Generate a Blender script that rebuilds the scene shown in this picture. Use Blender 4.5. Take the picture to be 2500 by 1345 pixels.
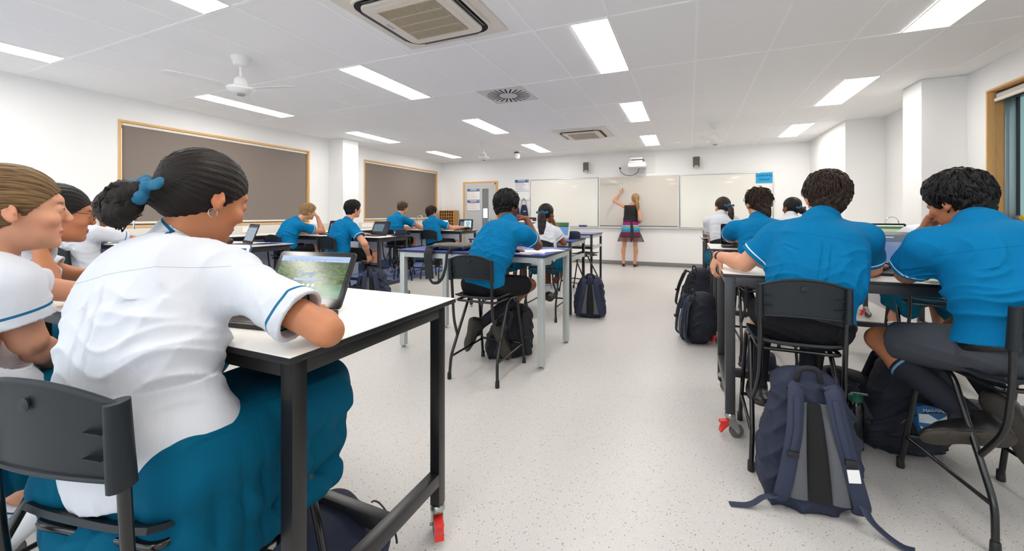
import bpy, bmesh, math, random
import numpy as np
from mathutils import Vector, Matrix

random.seed(7)
SC = bpy.context.scene
COL = SC.collection
for o in list(bpy.data.objects):
    bpy.data.objects.remove(o)

# ------------------------------------------------------------------ camera
F_PX, YAW, HOR_Y, CAM_Z = 991.6, 0.410, 522.7, 1.222
cam_d = bpy.data.cameras.new('camera')
cam_d.sensor_width = 36.0
cam_d.lens = F_PX / 2500.0 * 36.0
cam_d.shift_y = -(672.5 - HOR_Y) / 2500.0
cam_d.clip_start = 0.02
cam_o = bpy.data.objects.new('camera', cam_d)
cam_o.location = (0, 0, CAM_Z)
cam_o.rotation_euler = (math.pi / 2, 0, YAW)
COL.objects.link(cam_o)
SC.camera = cam_o

# ------------------------------------------------------------------ world, exposure
SC.view_settings.view_transform = 'Standard'
SC.view_settings.look = 'None'
SC.view_settings.gamma = 1.0
SC.view_settings.use_curve_mapping = False
SC.view_settings.exposure = 1.18
world = bpy.data.worlds.new('world')
SC.world = world
world.use_nodes = True
world.node_tree.nodes['Background'].inputs[0].default_value = (0.80, 0.90, 1.0, 1)
world.node_tree.nodes['Background'].inputs[1].default_value = 1.6
PANEL_STRENGTH = 9.0

SC.cycles.max_bounces = 6
SC.cycles.diffuse_bounces = 4
SC.cycles.use_adaptive_sampling = True
SC.cycles.adaptive_threshold = 0.06
SC.cycles.use_denoising = True
SC.cycles.glossy_bounces = 2
SC.cycles.transmission_bounces = 6
SC.cycles.transparent_max_bounces = 8
SC.cycles.caustics_reflective = False
SC.cycles.caustics_refractive = False
SC.cycles.sample_clamp_indirect = 6.0

cY, sY = math.cos(YAW), math.sin(YAW)


def _ray(px, py):
    a = (px - 1250.0) / F_PX
    return a * cY - sY, a * sY + cY, -(py - HOR_Y) / F_PX


def AY(px, py, Y):
    """point of the room seen at a pixel of the photograph, lying in the plane y = Y"""
    x, y, b = _ray(px, py)
    d = Y / y
    return Vector((x * d, Y, b * d + CAM_Z))


def AZ(px, py, Z):
    x, y, b = _ray(px, py)
    d = (Z - CAM_Z) / b
    return Vector((x * d, y * d, Z))


def AX(px, py, X):
    x, y, b = _ray(px, py)
    d = X / x
    return Vector((X, y * d, b * d + CAM_Z))


def AD(px, py, d):
    x, y, b = _ray(px, py)
    return Vector((x * d, y * d, b * d + CAM_Z))


def PX(p):
    d = p[1] * cY - p[0] * sY
    r = p[0] * cY + p[1] * sY
    return 1250 + F_PX * r / d, HOR_Y - F_PX * (p[2] - CAM_Z) / d


# ------------------------------------------------------------------ materials
def lin(c):
    return tuple(((v / 255.0) / 12.92 if v <= 10 else ((v / 255.0 + 0.055) / 1.055) ** 2.4) for v in c)


MATS = {}


def mat(name, rgb, rough=0.5, metal=0.0, spec=0.5, bump=None, noise=None, coat=0.0, trans=0.0, alpha=1.0, emit=None,
        sheen=0.0, sss=0.0):
    """rgb in srgb 0-255; bump=(scale, strength, distance); noise=(scale, amount)"""
    if name in MATS:
        return MATS[name]
    m = bpy.data.materials.new(name)
    m.use_nodes = True
    nt = m.node_tree
    b = nt.nodes['Principled BSDF']
    c = lin(rgb)
    b.inputs['Base Color'].default_value = (*c, 1)
    b.inputs['Roughness'].default_value = rough
    b.inputs['Metallic'].default_value = metal
    b.inputs['Specular IOR Level'].default_value = spec
    b.inputs['Coat Weight'].default_value = coat
    b.inputs['Transmission Weight'].default_value = trans
    b.inputs['Alpha'].default_value = alpha
    b.inputs['Sheen Weight'].default_value = sheen
    b.inputs['Subsurface Weight'].default_value = sss
    if sss:
        b.inputs['Subsurface Radius'].default_value = (0.02, 0.008, 0.004)
    if emit:
        b.inputs['Emission Color'].default_value = (*lin(emit[0]), 1)
        b.inputs['Emission Strength'].default_value = emit[1]
    tc = None
    if bump or noise:
        tc = nt.nodes.new('ShaderNodeTexCoord')
    if noise:
        n = nt.nodes.new('ShaderNodeTexNoise')
        n.inputs['Scale'].default_value = noise[0]
        n.inputs['Detail'].default_value = 4
        nt.links.new(tc.outputs['Object'], n.inputs['Vector'])
        mx = nt.nodes.new('ShaderNodeMix')
        mx.data_type = 'RGBA'
        a = noise[1]
        mx.inputs['A'].default_value = (*[max(0, v * (1 - a)) for v in c], 1)
        mx.inputs['B'].default_value = (*[min(1, v * (1 + a)) for v in c], 1)
        nt.links.new(n.outputs['Fac'], mx.inputs['Factor'])
        nt.links.new(mx.outputs['Result'], b.inputs['Base Color'])
    if bump:
        n = nt.nodes.new('ShaderNodeTexNoise')
        n.inputs['Scale'].default_value = bump[0]
        n.inputs['Detail'].default_value = 3
        nt.links.new(tc.outputs['Object'], n.inputs['Vector'])
        bp = nt.nodes.new('ShaderNodeBump')
        bp.inputs['Strength'].default_value = bump[1]
        bp.inputs['Distance'].default_value = bump[2]
        nt.links.new(n.outputs['Fac'], bp.inputs['Height'])
        nt.links.new(bp.outputs['Normal'], b.inputs['Normal'])
    MATS[name] = m
    return m


def N(nt, typ, **kw):
    n = nt.nodes.new(typ)
    for k, v in kw.items():
        if k.startswith('i_'):
            key = k[2:]
            key = int(key) if key.isdigit() else key.replace('_', ' ')
            n.inputs[key].default_value = v
        else:
            setattr(n, k, v)
    return n


def math_n(nt, op, a, b=None, clamp=False):
    n = nt.nodes.new('ShaderNodeMath')
    n.operation = op
    n.use_clamp = clamp
    for i, v in enumerate((a, b)):
        if v is None:
            continue
        if isinstance(v, (int, float)):
            n.inputs[i].default_value = v
        else:
            nt.links.new(v, n.inputs[i])
    return n.outputs[0]


def mix_n(nt, fac, a, b):
    n = nt.nodes.new('ShaderNodeMix')
    n.data_type = 'RGBA'
    for k, v in (('Factor', fac), ('A', a), ('B', b)):
        if isinstance(v, tuple):
            n.inputs[k].default_value = (*v, 1) if len(v) == 3 else v
        elif isinstance(v, (int, float)):
            n.inputs[k].default_value = v
        else:
            nt.links.new(v, n.inputs[k])
    return n.outputs['Result']


# ------------------------------------------------------------------ mesh builder
class MB:
    """collects shapes of one part into one mesh"""

    def __init__(self):
        self.v, self.f, self.mi, self.sm = [], [], [], []

    def raw(self, vs, fs, mi=0, smooth=False):
        o = len(self.v)
        self.v += [tuple(v) for v in vs]
        self.f += [tuple(i + o for i in f) for f in fs]
        self.mi += [mi] * len(fs)
        self.sm += [smooth] * len(fs)
        return self

    def bm(self, bm, mi=0, smooth=False):
        bm.verts.ensure_lookup_table()
        for i, v in enumerate(bm.verts):
            v.index = i
        self.raw([v.co[:] for v in bm.verts], [[v.index for v in f.verts] for f in bm.faces], mi, smooth)
        bm.free()
        return self

    def box(self, x0, x1, y0, y1, z0, z1, bev=0.0, mi=0, seg=2, M=None):
        bm = bmesh.new()
        bmesh.ops.create_cube(bm, size=1.0)
        for v in bm.verts:
            v.co = Vector((x0 + (v.co.x + .5) * (x1 - x0), y0 + (v.co.y + .5) * (y1 - y0), z0 + (v.co.z + .5) * (z1 - z0)))
        if bev > 0:
            bmesh.ops.bevel(bm, geom=bm.edges[:], offset=bev, segments=seg, affect='EDGES', profile=0.6)
        if M is not None:
            bmesh.ops.transform(bm, matrix=M, verts=bm.verts[:])
        return self.bm(bm, mi, smooth=bev > 0)

    def plate(self, w, h, t, r=0.01, seg=4, M=None, mi=0, bev=0.0):
        """rounded rectangle w (x) by h (z), thickness t along y, centred, front face at y=0 going +y"""
        pts = []
        for cx, cz, a0 in ((w / 2 - r, h / 2 - r, 0), (-w / 2 + r, h / 2 - r, 90), (-w / 2 + r, -h / 2 + r, 180), (w / 2 - r, -h / 2 + r, 270)):
            for k in range(seg + 1):
                a = math.radians(a0 + 90 * k / seg)
                pts.append((cx + r * math.cos(a), cz + r * math.sin(a)))
        return self.prism(pts, 0, t, M=M, mi=mi, bev=bev)

    def prism(self, pts, t0, t1, M=None, mi=0, smooth=False, bev=0.0):
        """pts = (x, z) outline extruded along y from t0 to t1"""
        bm = bmesh.new()
        a = [bm.verts.new((p[0], t0, p[1])) for p in pts]
        b = [bm.verts.new((p[0], t1, p[1])) for p in pts]
        n = len(pts)
        fa = bm.faces.new(a)
        fb = bm.faces.new(b[::-1])
        for i in range(n):
            bm.faces.new((a[i], b[i], b[(i + 1) % n], a[(i + 1) % n]))
        bmesh.ops.recalc_face_normals(bm, faces=bm.faces[:])
        if bev > 0:
            es = list(fa.edges) + list(fb.edges)
            bmesh.ops.bevel(bm, geom=es, offset=bev, segments=2, affect='EDGES', profile=0.6)
        if M is not None:
            bmesh.ops.transform(bm, matrix=M, verts=bm.verts[:])
        return self.bm(bm, mi, smooth)

    def tube(self, pts, r, n=10, mi=0, caps=True, flat=None, closed=False):
        """round tube along points; r number or list; flat=(sx, sy, up) for an elliptic section"""
        P = [Vector(p) for p in pts]
        m = len(P)
        R = r if isinstance(r, (list, tuple)) else [r] * m
        T = []
        for i in range(m):
            if closed:
                t = P[(i + 1) % m] - P[i - 1]
            else:
                t = P[min(i + 1, m - 1)] - P[max(i - 1, 0)]
            T.append(t.normalized() if t.length > 1e-9 else Vector((0, 0, 1)))
        ref = Vector(flat[2]) if flat else (Vector((0, 0, 1)) if abs(T[0].z) < .9 else Vector((1, 0, 0)))
        u = (ref - T[0] * ref.dot(T[0])).normalized()
        vs, fs = [], []
        for i in range(m):
            if flat:
                u = (ref - T[i] * ref.dot(T[i]))
                u = u.normalized() if u.length > 1e-6 else Vector((1, 0, 0))
            else:
                u = (u - T[i] * u.dot(T[i])).normalized()
            w = T[i].cross(u)
            sx, sy = (flat[0], flat[1]) if flat else (1, 1)
            for k in range(n):
                a = 2 * math.pi * k / n
                vs.append(P[i] + (w * math.cos(a) * sx + u * math.sin(a) * sy) * R[i])
        mm = m if closed else m - 1
        for i in range(mm):
            j = (i + 1) % m
            for k in range(n):
                k2 = (k + 1) % n
                fs.append((i * n + k, i * n + k2, j * n + k2, j * n + k))
        if caps and not closed:
            fs.append(tuple(range(n))[::-1])
            fs.append(tuple(range((m - 1) * n, m * n)))
        return self.raw(vs, fs, mi, True)

    def cyl(self, a, b, r, n=16, mi=0, r2=None):
        return self.tube([a, b], [r, r if r2 is None else r2], n, mi)

    def lathe(self, prof, c=(0, 0, 0), n=24, mi=0, M=None):
        """prof = (radius, z) list about the z axis through c"""
        vs, fs = [], []
        for (r, z) in prof:
            for k in range(n):
                a = 2 * math.pi * k / n
                vs.append(Vector((c[0] + r * math.cos(a), c[1] + r * math.sin(a), c[2] + z)))
        if M is not None:
            vs = [M @ v for v in vs]
        for i in range(len(prof) - 1):
            for k in range(n):
                k2 = (k + 1) % n
                fs.append((i * n + k, i * n + k2, (i + 1) * n + k2, (i + 1) * n + k))
        if prof[0][0] > 1e-5:
            fs.append(tuple(range(n))[::-1])
        if prof[-1][0] > 1e-5:
            fs.append(tuple(range((len(prof) - 1) * n, len(prof) * n)))
        return self.raw(vs, fs, mi, True)

    def sheet(self, fn, nu, nv, mi=0, thick=0.0):
        """surface fn(u, v) -> point for u, v in 0..1; with a thickness when asked"""
        vs = [Vector(fn(i / nu, j / nv)) for j in range(nv + 1) for i in range(nu + 1)]
        fs = [(j * (nu + 1) + i, j * (nu + 1) + i + 1, (j + 1) * (nu + 1) + i + 1, (j + 1) * (nu + 1) + i)
              for j in range(nv) for i in range(nu)]
        if thick:
            bm = bmesh.new()
            bv = [bm.verts.new(v) for v in vs]
            for f in fs:
                bm.faces.new([bv[i] for i in f])
            bmesh.ops.recalc_face_normals(bm, faces=bm.faces[:])
            bmesh.ops.solidify(bm, geom=bm.faces[:], thickness=thick)
            return self.bm(bm, mi, True)
        return self.raw(vs, fs, mi, True)

    def build(self, name, mats, parent=None, loc=None, rotz=None, **tags):
        me = bpy.data.meshes.new(name)
        me.from_pydata(self.v, [], self.f)
        ms = mats if isinstance(mats, (list, tuple)) else [mats]
        for m in ms:
            me.materials.append(m)
        me.polygons.foreach_set('material_index', self.mi)
        me.polygons.foreach_set('use_smooth', self.sm)
        me.update()
        if any(self.sm):
            try:
                me.set_sharp_from_angle(angle=math.radians(42))
            except Exception:
                pass
        o = bpy.data.objects.new(name, me)
        COL.objects.link(o)
        if parent is not None:
            o.parent = parent
        if loc is not None:
            o.location = loc
        if rotz is not None:
            o.rotation_euler = (0, 0, rotz)
        for k, v in tags.items():
            o[k] = v
        return o


def empty(name, loc=(0, 0, 0), rotz=0.0, label=None, cat=None, group=None):
    o = bpy.data.objects.new(name, None)
    o.empty_display_size = 0.05
    o.location = loc
    o.rotation_euler = (0, 0, rotz)
    COL.objects.link(o)
    if label:
        o['label'] = label
    if cat:
        o['category'] = cat
    if group:
        o['group'] = group
    return o


def tag(o, label, cat, group=None):
    o['label'] = label
    o['category'] = cat
    if group:
        o['group'] = group
    return o


def struct(o):
    o['kind'] = 'structure'
    return o


def copy_tree(o, parent=None):
    c = o.copy()
    COL.objects.link(c)
    c.parent = parent
    for ch in list(o.children):
        copy_tree(ch, c)
    return c


def place(proto, used, loc, rotz, label, cat, group=None):
    """first use moves the prototype itself, later uses copy it"""
    o = proto if not used else copy_tree(proto)
    o.location = loc
    o.rotation_euler = (0, 0, rotz)
    tag(o, label, cat, group)
    return o


def fillet(pts, r, seg=5):
    """round the inner corners of a polyline"""
    P = [Vector(p) for p in pts]
    out = [P[0]]
    for i in range(1, len(P) - 1):
        a, b, c = P[i - 1], P[i], P[i + 1]
        d1, d2 = (a - b), (c - b)
        rr = min(r, d1.length * .45, d2.length * .45)
        s, e = b + d1.normalized() * rr, b + d2.normalized() * rr
        for k in range(seg + 1):
            t = k / seg
            out.append(s * (1 - t) ** 2 + b * 2 * t * (1 - t) + e * t * t)
    out.append(P[-1])
    return out


def text_obj(s, size, name, m, parent, loc, rot, extrude=0.0006, align='CENTER', bold=0.0, shear=0.0, squash=1.0):
    cu = bpy.data.curves.new(name, 'FONT')
    cu.body = s
    cu.size = size
    cu.extrude = extrude
    cu.offset = bold
    cu.shear = shear
    cu.align_x = align
    cu.align_y = 'CENTER'
    cu.resolution_u = 3
    tmp = bpy.data.objects.new('tmp', cu)
    COL.objects.link(tmp)
    dg = bpy.context.evaluated_depsgraph_get()
    dg.update()
    me = bpy.data.meshes.new_from_object(tmp.evaluated_get(dg))
    bpy.data.objects.remove(tmp)
    me.materials.clear()
    me.materials.append(m)
    o = bpy.data.objects.new(name, me)
    COL.objects.link(o)
    o.parent = parent
    o.location = loc
    o.rotation_euler = rot
    o.scale = (squash, 1, 1)
    return o
# ================================================================== ROOM
H = 2.722
XL, XR, YF, YB = -6.62, 2.75, 10.1, -3.2


def floor_mat(name, base, dark, light, s=1.0, rough=0.42):
    m = mat(name, base, rough)
    nt = m.node_tree
    b = nt.nodes['Principled BSDF']
    tc = N(nt, 'ShaderNodeTexCoord')
    col = lin(base)
    cur = None
    n = N(nt, 'ShaderNodeTexNoise', i_Scale=150.0, i_Detail=3.0)
    nt.links.new(tc.outputs['Object'], n.inputs['Vector'])
    n2 = N(nt, 'ShaderNodeTexNoise', i_Scale=1.2, i_Detail=2.0)
    nt.links.new(tc.outputs['Object'], n2.inputs['Vector'])
    cur = mix_n(nt, n.outputs['Fac'], tuple(v * .90 for v in col), tuple(min(1, v * 1.08) for v in col))
    f2 = math_n(nt, 'MULTIPLY', n2.outputs['Fac'], 0.12)
    cur = mix_n(nt, f2, cur, tuple(v * .75 for v in col))
    for sc, thr, keep, c, seed in ((70 * s, .17, .55, dark, 0), (95 * s, .15, .45, light, 5), (42 * s, .13, .62, dark, 9),
                                   (160 * s, .2, .5, tuple(int(v * .72) for v in base), 3)):
        mp = N(nt, 'ShaderNodeMapping')
        mp.inputs['Location'].default_value = (seed, seed * .7, 0)
        mp.inputs['Scale'].default_value = (1, 1.5, 1)
        mp.inputs['Rotation'].default_value = (0, 0, .6 + seed)
        nt.links.new(tc.outputs['Object'], mp.inputs['Vector'])
        v = N(nt, 'ShaderNodeTexVoronoi', i_Scale=sc)
        nt.links.new(mp.outputs['Vector'], v.inputs['Vector'])
        near = math_n(nt, 'LESS_THAN', v.outputs['Distance'], thr)
        sep = N(nt, 'ShaderNodeSeparateColor')
        nt.links.new(v.outputs['Color'], sep.inputs[0])
        pick = math_n(nt, 'GREATER_THAN', sep.outputs[0], keep)
        fac = math_n(nt, 'MULTIPLY', near, pick)
        cur = mix_n(nt, fac, cur, lin(c))
    nt.links.new(cur, b.inputs['Base Color'])
    bp = N(nt, 'ShaderNodeBump', i_Strength=0.12, i_Distance=0.002)
    nt.links.new(n.outputs['Fac'], bp.inputs['Height'])
    nt.links.new(bp.outputs['Normal'], b.inputs['Normal'])
    return m


M_FLOOR = floor_mat('speckled_vinyl', (203, 200, 197), (88, 82, 80), (240, 238, 234), s=1.0, rough=.38)
M_BLUEFLOOR = floor_mat('blue_vinyl', (108, 130, 180), (74, 94, 146), (150, 168, 206), rough=.38)
M_SKIRT = floor_mat('grey_skirting', (128, 127, 126), (110, 108, 108), (185, 184, 182))
M_BSKIRT = floor_mat('blue_skirting', (62, 92, 140), (40, 66, 110), (90, 120, 165))
M_WALL = mat('wall_paint', (238, 238, 237), .55, spec=.3, bump=(60, .05, .002))
M_CEIL = mat('ceiling_tile', (244, 244, 244), .8, spec=.2, bump=(240, .1, .001))
M_TBAR = mat('ceiling_bar', (250, 250, 249), .5)
M_WOOD = None


def wood_mat(name, a, b_, scale=(1, 1, 1), rough=.45):
    m = mat(name, a, rough)
    nt = m.node_tree
    bs = nt.nodes['Principled BSDF']
    tc = N(nt, 'ShaderNodeTexCoord')
    mp = N(nt, 'ShaderNodeMapping')
    mp.inputs['Scale'].default_value = scale
    nt.links.new(tc.outputs['Object'], mp.inputs['Vector'])
    n = N(nt, 'ShaderNodeTexNoise', i_Scale=6.0, i_Detail=6.0, i_Distortion=1.2)
    nt.links.new(mp.outputs['Vector'], n.inputs['Vector'])
    nt.links.new(mix_n(nt, n.outputs['Fac'], lin(a), lin(b_)), bs.inputs['Base Color'])
    return m


M_WOOD = wood_mat('pine_trim', (204, 154, 92), (228, 184, 122), (6, 6, 1))
M_PINE2 = wood_mat('plywood', (170, 122, 68), (196, 152, 96), (4, 1, 6))
M_WHITE = mat('white_plastic', (236, 236, 234), .4)
M_WHITE2 = mat('warm_white_plastic', (228, 222, 212), .45)
M_GREYP = mat('grey_plastic', (128, 124, 118), .5)
M_ALU = mat('aluminium', (178, 182, 184), .35, metal=.85)
M_CHROME = mat('chrome', (205, 208, 210), .16, metal=1.0)
M_BLACK = mat('black_plastic', (24, 25, 27), .45)
M_DARK = mat('dark_cavity', (12, 12, 13), .7)
M_BLIND = mat('roller_blind_fabric', (132, 122, 115), .85, spec=.15, bump=(700, .25, .001), noise=(500, .06))
M_BENCH = mat('white_laminate', (238, 236, 230), .35)
M_BLKEDGE = mat('black_edge', (26, 25, 26), .35)
M_JOIN = mat('grey_joinery', (168, 168, 176), .45)
M_SPLASH = mat('splashback', (214, 211, 204), .4)
M_GLASS = mat('window_glass', (225, 240, 238), .02, trans=1.0, spec=.5)
M_GLASS.node_tree.nodes['Principled BSDF'].inputs['IOR'].default_value = 1.1
M_DIFF = mat('light_diffuser', (255, 255, 255), .5, emit=((255, 250, 243), PANEL_STRENGTH))
M_BRIGHT = M_WHITE

# floor -----------------------------------------------------------
mb = MB()
mb.box(-4.78, XR + .1, YB - .1, YF + .1, -.05, 0)
struct(mb.build('floor', M_FLOOR))
mb = MB()
mb.box(XL - .1, -4.78, YB - .1, YF + .1, -.05, 0.0)
struct(mb.build('floor_blue_strip', M_BLUEFLOOR))

# ceiling: panels with the suspended grid; the grid lines are part of it
mb = MB()
mb.box(XL - .2, XR + .4, YB - .1, YF + .2, H, H + .05)
gx = [.06 + .615 * k for k in range(-11, 5)]
gy = [1.885 + 1.24 * k for k in range(-4, 7)]
for x in gx:
    if XL < x < XR:
        mb.box(x - .011, x + .011, YB, YF, H - .003, H + .001, mi=1)
for y in gy:
    mb.box(XL, XR + .03, y - .011, y + .011, H - .0032, H + .001, mi=1)
# half-width edge strips beside the walls
mb.box(XL, XL + .025, YB, YF, H - .004, H + .001, mi=1)
mb.box(XL, XR, YF - .025, YF, H - .004, H + .001, mi=1)
struct(mb.build('ceiling', [M_CEIL, M_TBAR]))

# walls ------------------------------------------------------------
W1 = (2.728, 5.551, 1.045, 2.425)      # left windows: y0, y1, z0, z1
W2 = (6.965, 9.834, 1.045, 2.440)
mb = MB()
T = .22


def wall_x(mb, x0, x1, y0, y1, holes):
    ys = y0
    for (a, b, c, d) in holes:
        mb.box(x0, x1, ys, a, 0, H)
        mb.box(x0, x1, a, b, 0, c)
        mb.box(x0, x1, a, b, d, H)
        ys = b
    mb.box(x0, x1, ys, y1, 0, H)


wall_x(mb, XL - T, XL, YB, YF + .1, [W1, W2])
struct(mb.build('wall_left', M_WALL))
struct(MB().box(XL, -6.245, 6.01, 6.42, 0, H, bev=.004).build('column', M_WALL))
W3 = (-1.6, 5.636, 1.13, 2.457)
mb = MB()
wall_x(mb, XR, XR + .26, YB, 6.2, [W3])
mb.box(2.775, 3.0, 6.2, 8.04, 0, H)
mb.box(2.288, 3.0, 8.04, YF + .1, 0, H)
struct(mb.build('wall_right', M_WALL))
struct(MB().box(2.375, 2.9, 5.96, 6.395, 0, H, bev=.012).build('pillar', M_WALL))
struct(MB().box(XL - T, 3.0, YF, YF + .12, 0, H).build('wall_front', M_WALL))
mb = MB()
mb.box(XL - T, -5.6, YB - .12, YB, 0, H)
mb.box(1.9, XR + .26, YB - .12, YB, 0, H)
mb.box(-5.6, 1.9, YB - .12, YB, 0, .9)
mb.box(-5.6, 1.9, YB - .12, YB, 2.35, H)
struct(mb.build('wall_back', M_WALL))  # unseen wall, its wide opening added to let sky light in
# coved vinyl skirting
mb = MB()
for (a, b) in ((XL, -5.9), (-4.82, 2.288)):
    mb.box(a, b, YF - .012, YF, 0, .095, bev=.004)
struct(mb.build('baseboard_front', M_SKIRT))
mb = MB()
mb.box(XR - .012, XR, YB, 5.96, 0, .095)
mb.box(2.276, 2.288, 8.04, YF, 0, .095)
struct(mb.build('baseboard_right', M_SKIRT))
struct(MB().box(XL, XL + .012, YB, YF, 0, .15).build('baseboard_left', M_BSKIRT))


# left windows with pine frames and drawn roller blinds ---------------------------------
def left_window(n, W):
    y0, y1, z0, z1 = W
    t = .030
    mb = MB()
    for (a, b, c, d) in ((y0, y1, z1 - t, z1), (y0, y1, z0, z0 + t), (y0, y0 + t, z0 + t, z1 - t), (y1 - t, y1, z0 + t, z1 - t)):
        mb.box(XL - .16, XL + .012, a, b, c, d, bev=.002)
    w = struct(mb.build('window_%d' % n, M_WOOD))
    MB().box(XL - .2, XL - .195, y0 + t, y1 - t, z0 + t, z1 - t).build('pane', M_GLASS, w)
    f = MB()
    for (a, b, c, d) in ((y0 + t, y1 - t, z1 - t - .05, z1 - t), (y0 + t, y1 - t, z0 + t, z0 + t + .05),
                         (y0 + t, y0 + t + .05, z0 + t, z1 - t), (y1 - t - .05, y1 - t, z0 + t, z1 - t),
                         ((y0 + y1) / 2 - .03, (y0 + y1) / 2 + .03, z0 + t, z1 - t)):
        f.box(XL - .22, XL - .17, a, b, c, d)
    f.build('sash', M_ALU, w)
    r = empty('roller_blind', (XL - .02, (y0 + y1) / 2, z1 - t), 0,
              'taupe roller blind drawn down over the long near window' if n == 1 else
              'taupe roller blind drawn down over the farther window by the corner', 'blind')
    L = (y1 - y0) / 2 - t - .006
    MB().box(-.008, .0, -L + (.012), L - .022, -(z1 - z0) + 2 * t + .045, -.03).build('fabric', M_BLIND, r)
    MB().box(-.03, .014, -L, L, -.036, -.002, bev=.006).build('cassette', M_WHITE2, r)
    MB().box(-.012, .006, -L + .01, L - .02, -(z1 - z0) + 2 * t + .02, -(z1 - z0) + 2 * t + .05, bev=.004).build('bottom_rail', M_WHITE2, r)
    return w


left_window(1, W1)
left_window(2, W2)

# right window ---------------------------------------------------------------------------
y0, y1, z0, z1 = W3
mb = MB()
for (a, b, c, d) in ((y0, y1, z1 - .02, z1), (y0, y1, z0, z0 + .02), (y0, y0 + .02, z0 + .02, z1 - .02), (y1 - .02, y1, z0 + .02, z1 - .02)):
    mb.box(XR - .014, XR + .107, a, b, c, d, bev=.002)
w3 = struct(mb.build('window_3', M_WOOD))
mb = MB()
mb.box(XR + .107, XR + .14, y1 - .030, y1, z0, z1, bev=.003)
mb.box(XR + .14, XR + .22, y1 - .024, y1, z0, z1, bev=.003)
for a in (3.95, 2.2, .45):
    mb.box(XR + .16, XR + .26, a - .10, a, z0 + .02, z1 - .02, bev=.006)
mb.box(XR + .17, XR + .25, y0 + .02, y1 - .02, z1 - .09, z1 - .02, bev=.004)
mb.box(XR + .17, XR + .25, y0 + .02, y1 - .02, z0 + .02, z0 + .08, bev=.004)
mb.build('window_frame', mat('grey_alu', (150, 156, 160), .4, metal=.6), w3)
mb = MB()
for a in (y1 - .024, 3.85, 2.10):
    mb.box(XR + .192, XR + .214, a - .012, a, z0 + .08, z1 - .09)
mb.build('gasket', M_BLACK, w3)
MB().box(XR + .203, XR + .207, y0 + .02, y1 - .03, z0 + .06, z1 - .08).build('pane', M_GLASS, w3)
rb = empty('roller_blind', (XR + .07, y1 - .04, z1 - .02), 0, 'white roller blind rolled up at top of the right window', 'blind')
MB().tube([(0, -.01, -.05), (0, -4.6, -.05)], .034, 16).build('roll', mat('blind_back', (196, 192, 188), .6), rb)
MB().box(-.045, -.02, -4.6, 0.0, -.105, -.07, bev=.008).build('bottom_rail', M_WHITE2, rb)
MB().box(-.03, .03, -.002, .012, -.09, -.005, bev=.003).tube([(-.01, .012, -.05), (-.03, .012, -.05)], .01, 8).build('bracket', M_ALU, rb)
ch = MB()
ch.tube([(-.035, -.012, -.06), (-.036, -.012, -.6), (-.034, -.012, -1.13)], .0016, 6)
ch.tube([(.045, -.005, -.06), (.043, -.005, -.7), (.036, -.005, -1.13)], .0016, 6)
ch.build('pull_chain', M_GREYP, rb)

# seen through the right window: a teal clad building and shrubs
M_TEAL = mat('teal_cladding', (22, 112, 96), .4, noise=(.6, .12))
mb = MB()
for k in range(9):
    mb.box(8.0, 8.2, -6 + 3.4 * k, -6 + 3.4 * k + 3.37, -3, 2.55, bev=.01)
    mb.box(8.0, 8.2, -6 + 3.4 * k, -6 + 3.4 * k + 3.37, 2.58, 9, bev=.01)
tb = tag(mb.build('building', M_TEAL), 'teal clad building seen through the right window', 'building')
MB().box(2.98, 12, YB - 8, 26, -3.05, -3.0).build('ground', mat('outside_ground', (92, 96, 84), .9)).update_tag()
struct(bpy.data.objects['ground'])
M_LEAF = mat('dark_leaves', (34, 52, 40), .7)


def shrub(loc, r, h, n, seed, label):
    rs = random.Random(seed)
    mb = MB()
    for i in range(n):
        a, u, t = rs.uniform(0, 6.283), rs.random() ** .5, rs.random()
        rr = r * u * (1 - .6 * t)
        c = Vector((rr * math.cos(a), rr * math.sin(a), h * (.12 + .88 * t)))
        d = Vector((rs.gauss(0, 1), rs.gauss(0, 1), rs.gauss(.3, 1))).normalized()
        s = d.orthogonal().normalized()
        L = rs.uniform(.12, .26)
        mb.raw([c, c + d * L * .5 + s * L * .22, c + d * L, c + d * L * .5 - s * L * .22], [(0, 1, 2, 3)])
    o = empty('shrub', loc, 0, label, 'shrub')
    mb.build('foliage', M_LEAF, o)
    MB().tube([(0, 0, 0), (.02, .02, h * .5), (0, .03, h * .9)], [.06, .04, .015], 8).build('stem', mat('bark', (70, 60, 50), .9), o)
    return o


shrub((6.3, 9.6, -3.0), 1.5, 4.75, 1500, 3, 'dark leafy shrub outside the right window')

# door in the front wall -----------------------------------------------------------------
dx0, dx1, dz = -5.897, -4.82, 2.132
mb = MB()
for (a, b, c, d) in ((dx0, dx0 + .05, 0, dz), (dx1 - .05, dx1, 0, dz), (dx0 + .05, dx1 - .05, dz - .045, dz)):
    mb.box(a, b, YF - .035, YF + .01, c, d)
d1 = struct(mb.build('door_1', M_WOOD))
M_DOOR = mat('grey_door_paint', (196, 197, 194), .4)
mb = MB()
mb.box(dx0 + .06, -5.29, YF - .022, YF, .01, dz - .09)
mb.box(-5.09, dx1 - .08, YF - .022, YF, .01, dz - .09)
mb.box(-5.29, -5.09, YF - .022, YF, 1.93, dz - .09)
mb.box(-5.29, -5.09, YF - .022, YF, .01, .75)
mb.build('door_leaf', M_DOOR, d1)
mb = MB()
mb.box(dx0 + .05, dx0 + .06, YF - .02, YF, .0, dz - .05)
mb.box(dx1 - .08, dx1 - .05, YF - .028, YF, .0, dz - .05, mi=0)
mb.box(dx0 + .05, dx1 - .05, YF - .028, YF, dz - .09, dz - .045)
mb.build('door_stop', mat('door_stop', (205, 203, 198), .4), d1)
gl = MB()
gl.box(-5.29, -5.09, YF - .010, YF - .006, .75, 1.93)
gl.build('glass_panel', mat('door_glass', (128, 132, 136), .08, spec=.8), d1)
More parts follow.
